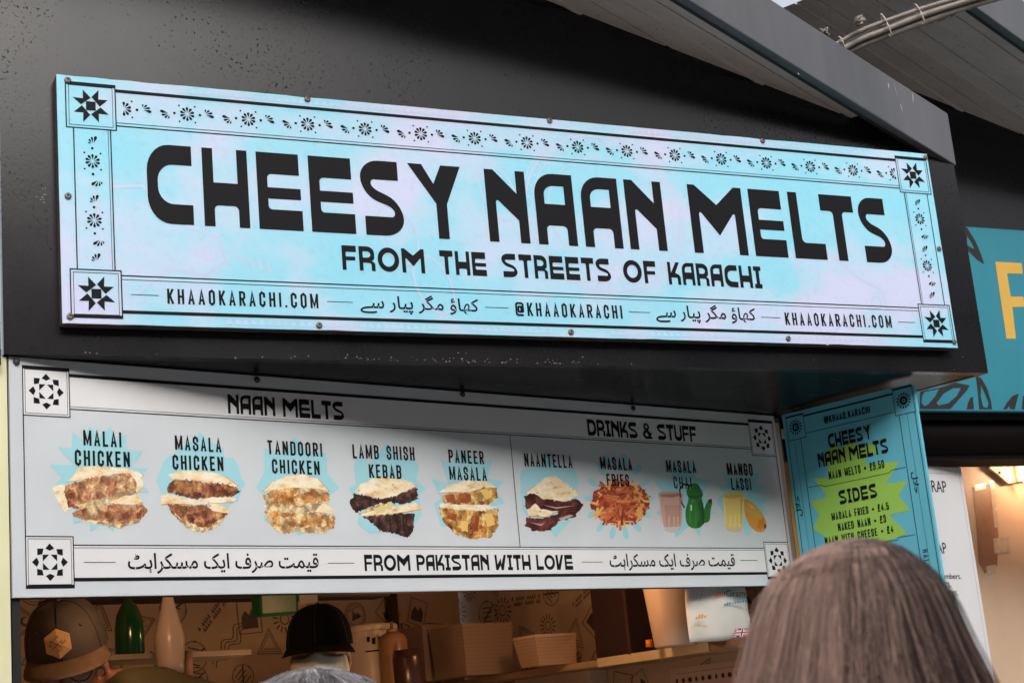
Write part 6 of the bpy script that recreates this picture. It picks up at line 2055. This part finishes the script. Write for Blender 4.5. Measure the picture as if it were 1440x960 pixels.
# ---- woman in front, seen from behind
D = 1.60
topw = at(1196, 756, D)
kpx = D / F_PX
fwdw = V(RM[0][2], RM[1][2], 0).normalized(); rtw = fwdw.cross(Z).normalized()
c = topw - Z * .125 + fwdw * .01 - rtw * .0
hw_ = Head(c, fwdw, Z, 1.0)
wom = thing('person', 'person with long grey brown hair seen from behind, closest to the camera', 'person', V(c.x, c.y, 0))
bp, sp_, tr = body_parts(hw_, 0.0, fwdw)
blob(head_parts(hw_) + bp, 'body', M['skin2'], wom, .010)
blob(sp_, 'coat', simple('dark_wool_coat', (.03, .03, .035), .85, .2, 30, bump=.3, bscale=150), wom, .012, 3)
blob(tr, 'trousers', M['jeans'], wom, .014, 3)
def wcol(r_, al, s0, base):
    x = math.cos(al)
    if base: return (.05, .032, .027, 1)
    g_ = .37 - .44 * x + r_.gauss(0, .24)            # greyer towards the left and the crown
    if s0 < .02: g_ += .15
    if g_ > .62: cc = (.60, .40, .32)
    elif g_ > .38: cc = (.27, .155, .115)
    elif g_ > .15: cc = (.10, .050, .037)
    else: cc = (.032, .016, .013)
    f_ = r_.uniform(.75, 1.25)
    return (cc[0] * f_, cc[1] * f_, cc[2] * f_, 1)
prof = [(0, .0), (.003, .020), (.008, .036), (.016, .050), (.030, .066), (.048, .079), (.066, .088), (.10, .098), (.14, .111), (.20, .126), (.30, .14), (.6, .155)]
drift = [(0, 0), (.03, -.007), (.066, -.007), (.10, -.009), (.14, -.010), (.3, -.01), (.6, -.01)]
hair_mass(wom, topw, rtw, fwdw, prof, drift, 30000, wcol, 4, rad_=.00029, fly=.06, root=.03, flyk=1.05, roots=.35, wiry=420)

# ---- grey haired person, top of the head only
D = 2.35
topg = at(436, 936, D)
c = topg - Z * .125
hg = Head(c, fwdw, Z, 1.0)
gp = thing('person', 'person with frizzy silver grey hair, only the top of the head in view', 'person', V(c.x, c.y, 0))
bp, sp_, tr = body_parts(hg, 0.0, fwdw)
blob(head_parts(hg) + bp, 'body', M['skin2'], gp, .010)
blob(sp_, 'coat', simple('grey_coat', (.08, .08, .085), .85, .2, 30), gp, .012, 3)
blob(tr, 'trousers', M['jeans'], gp, .014, 3)
def gcol(r_, al, s0, base):
    if base: return (.07, .06, .06, 1)
    f_ = r_.choice((.35, .6, .9, 1.1, 1.5)) * r_.uniform(.85, 1.15)
    return (.40 * f_, .365 * f_, .37 * f_, 1)
prof = [(0, .0), (.003, .020), (.008, .036), (.016, .053), (.030, .074), (.05, .090), (.10, .104), (.2, .11), (.6, .12)]
hair_mass(gp, topg, rtw, fwdw, prof, [(0, 0), (.6, 0)], 4600, gcol, 9, rad_=.00055, fly=.28, frizz=.035, end=(.14, .24), flyk=1.12, root=.05)
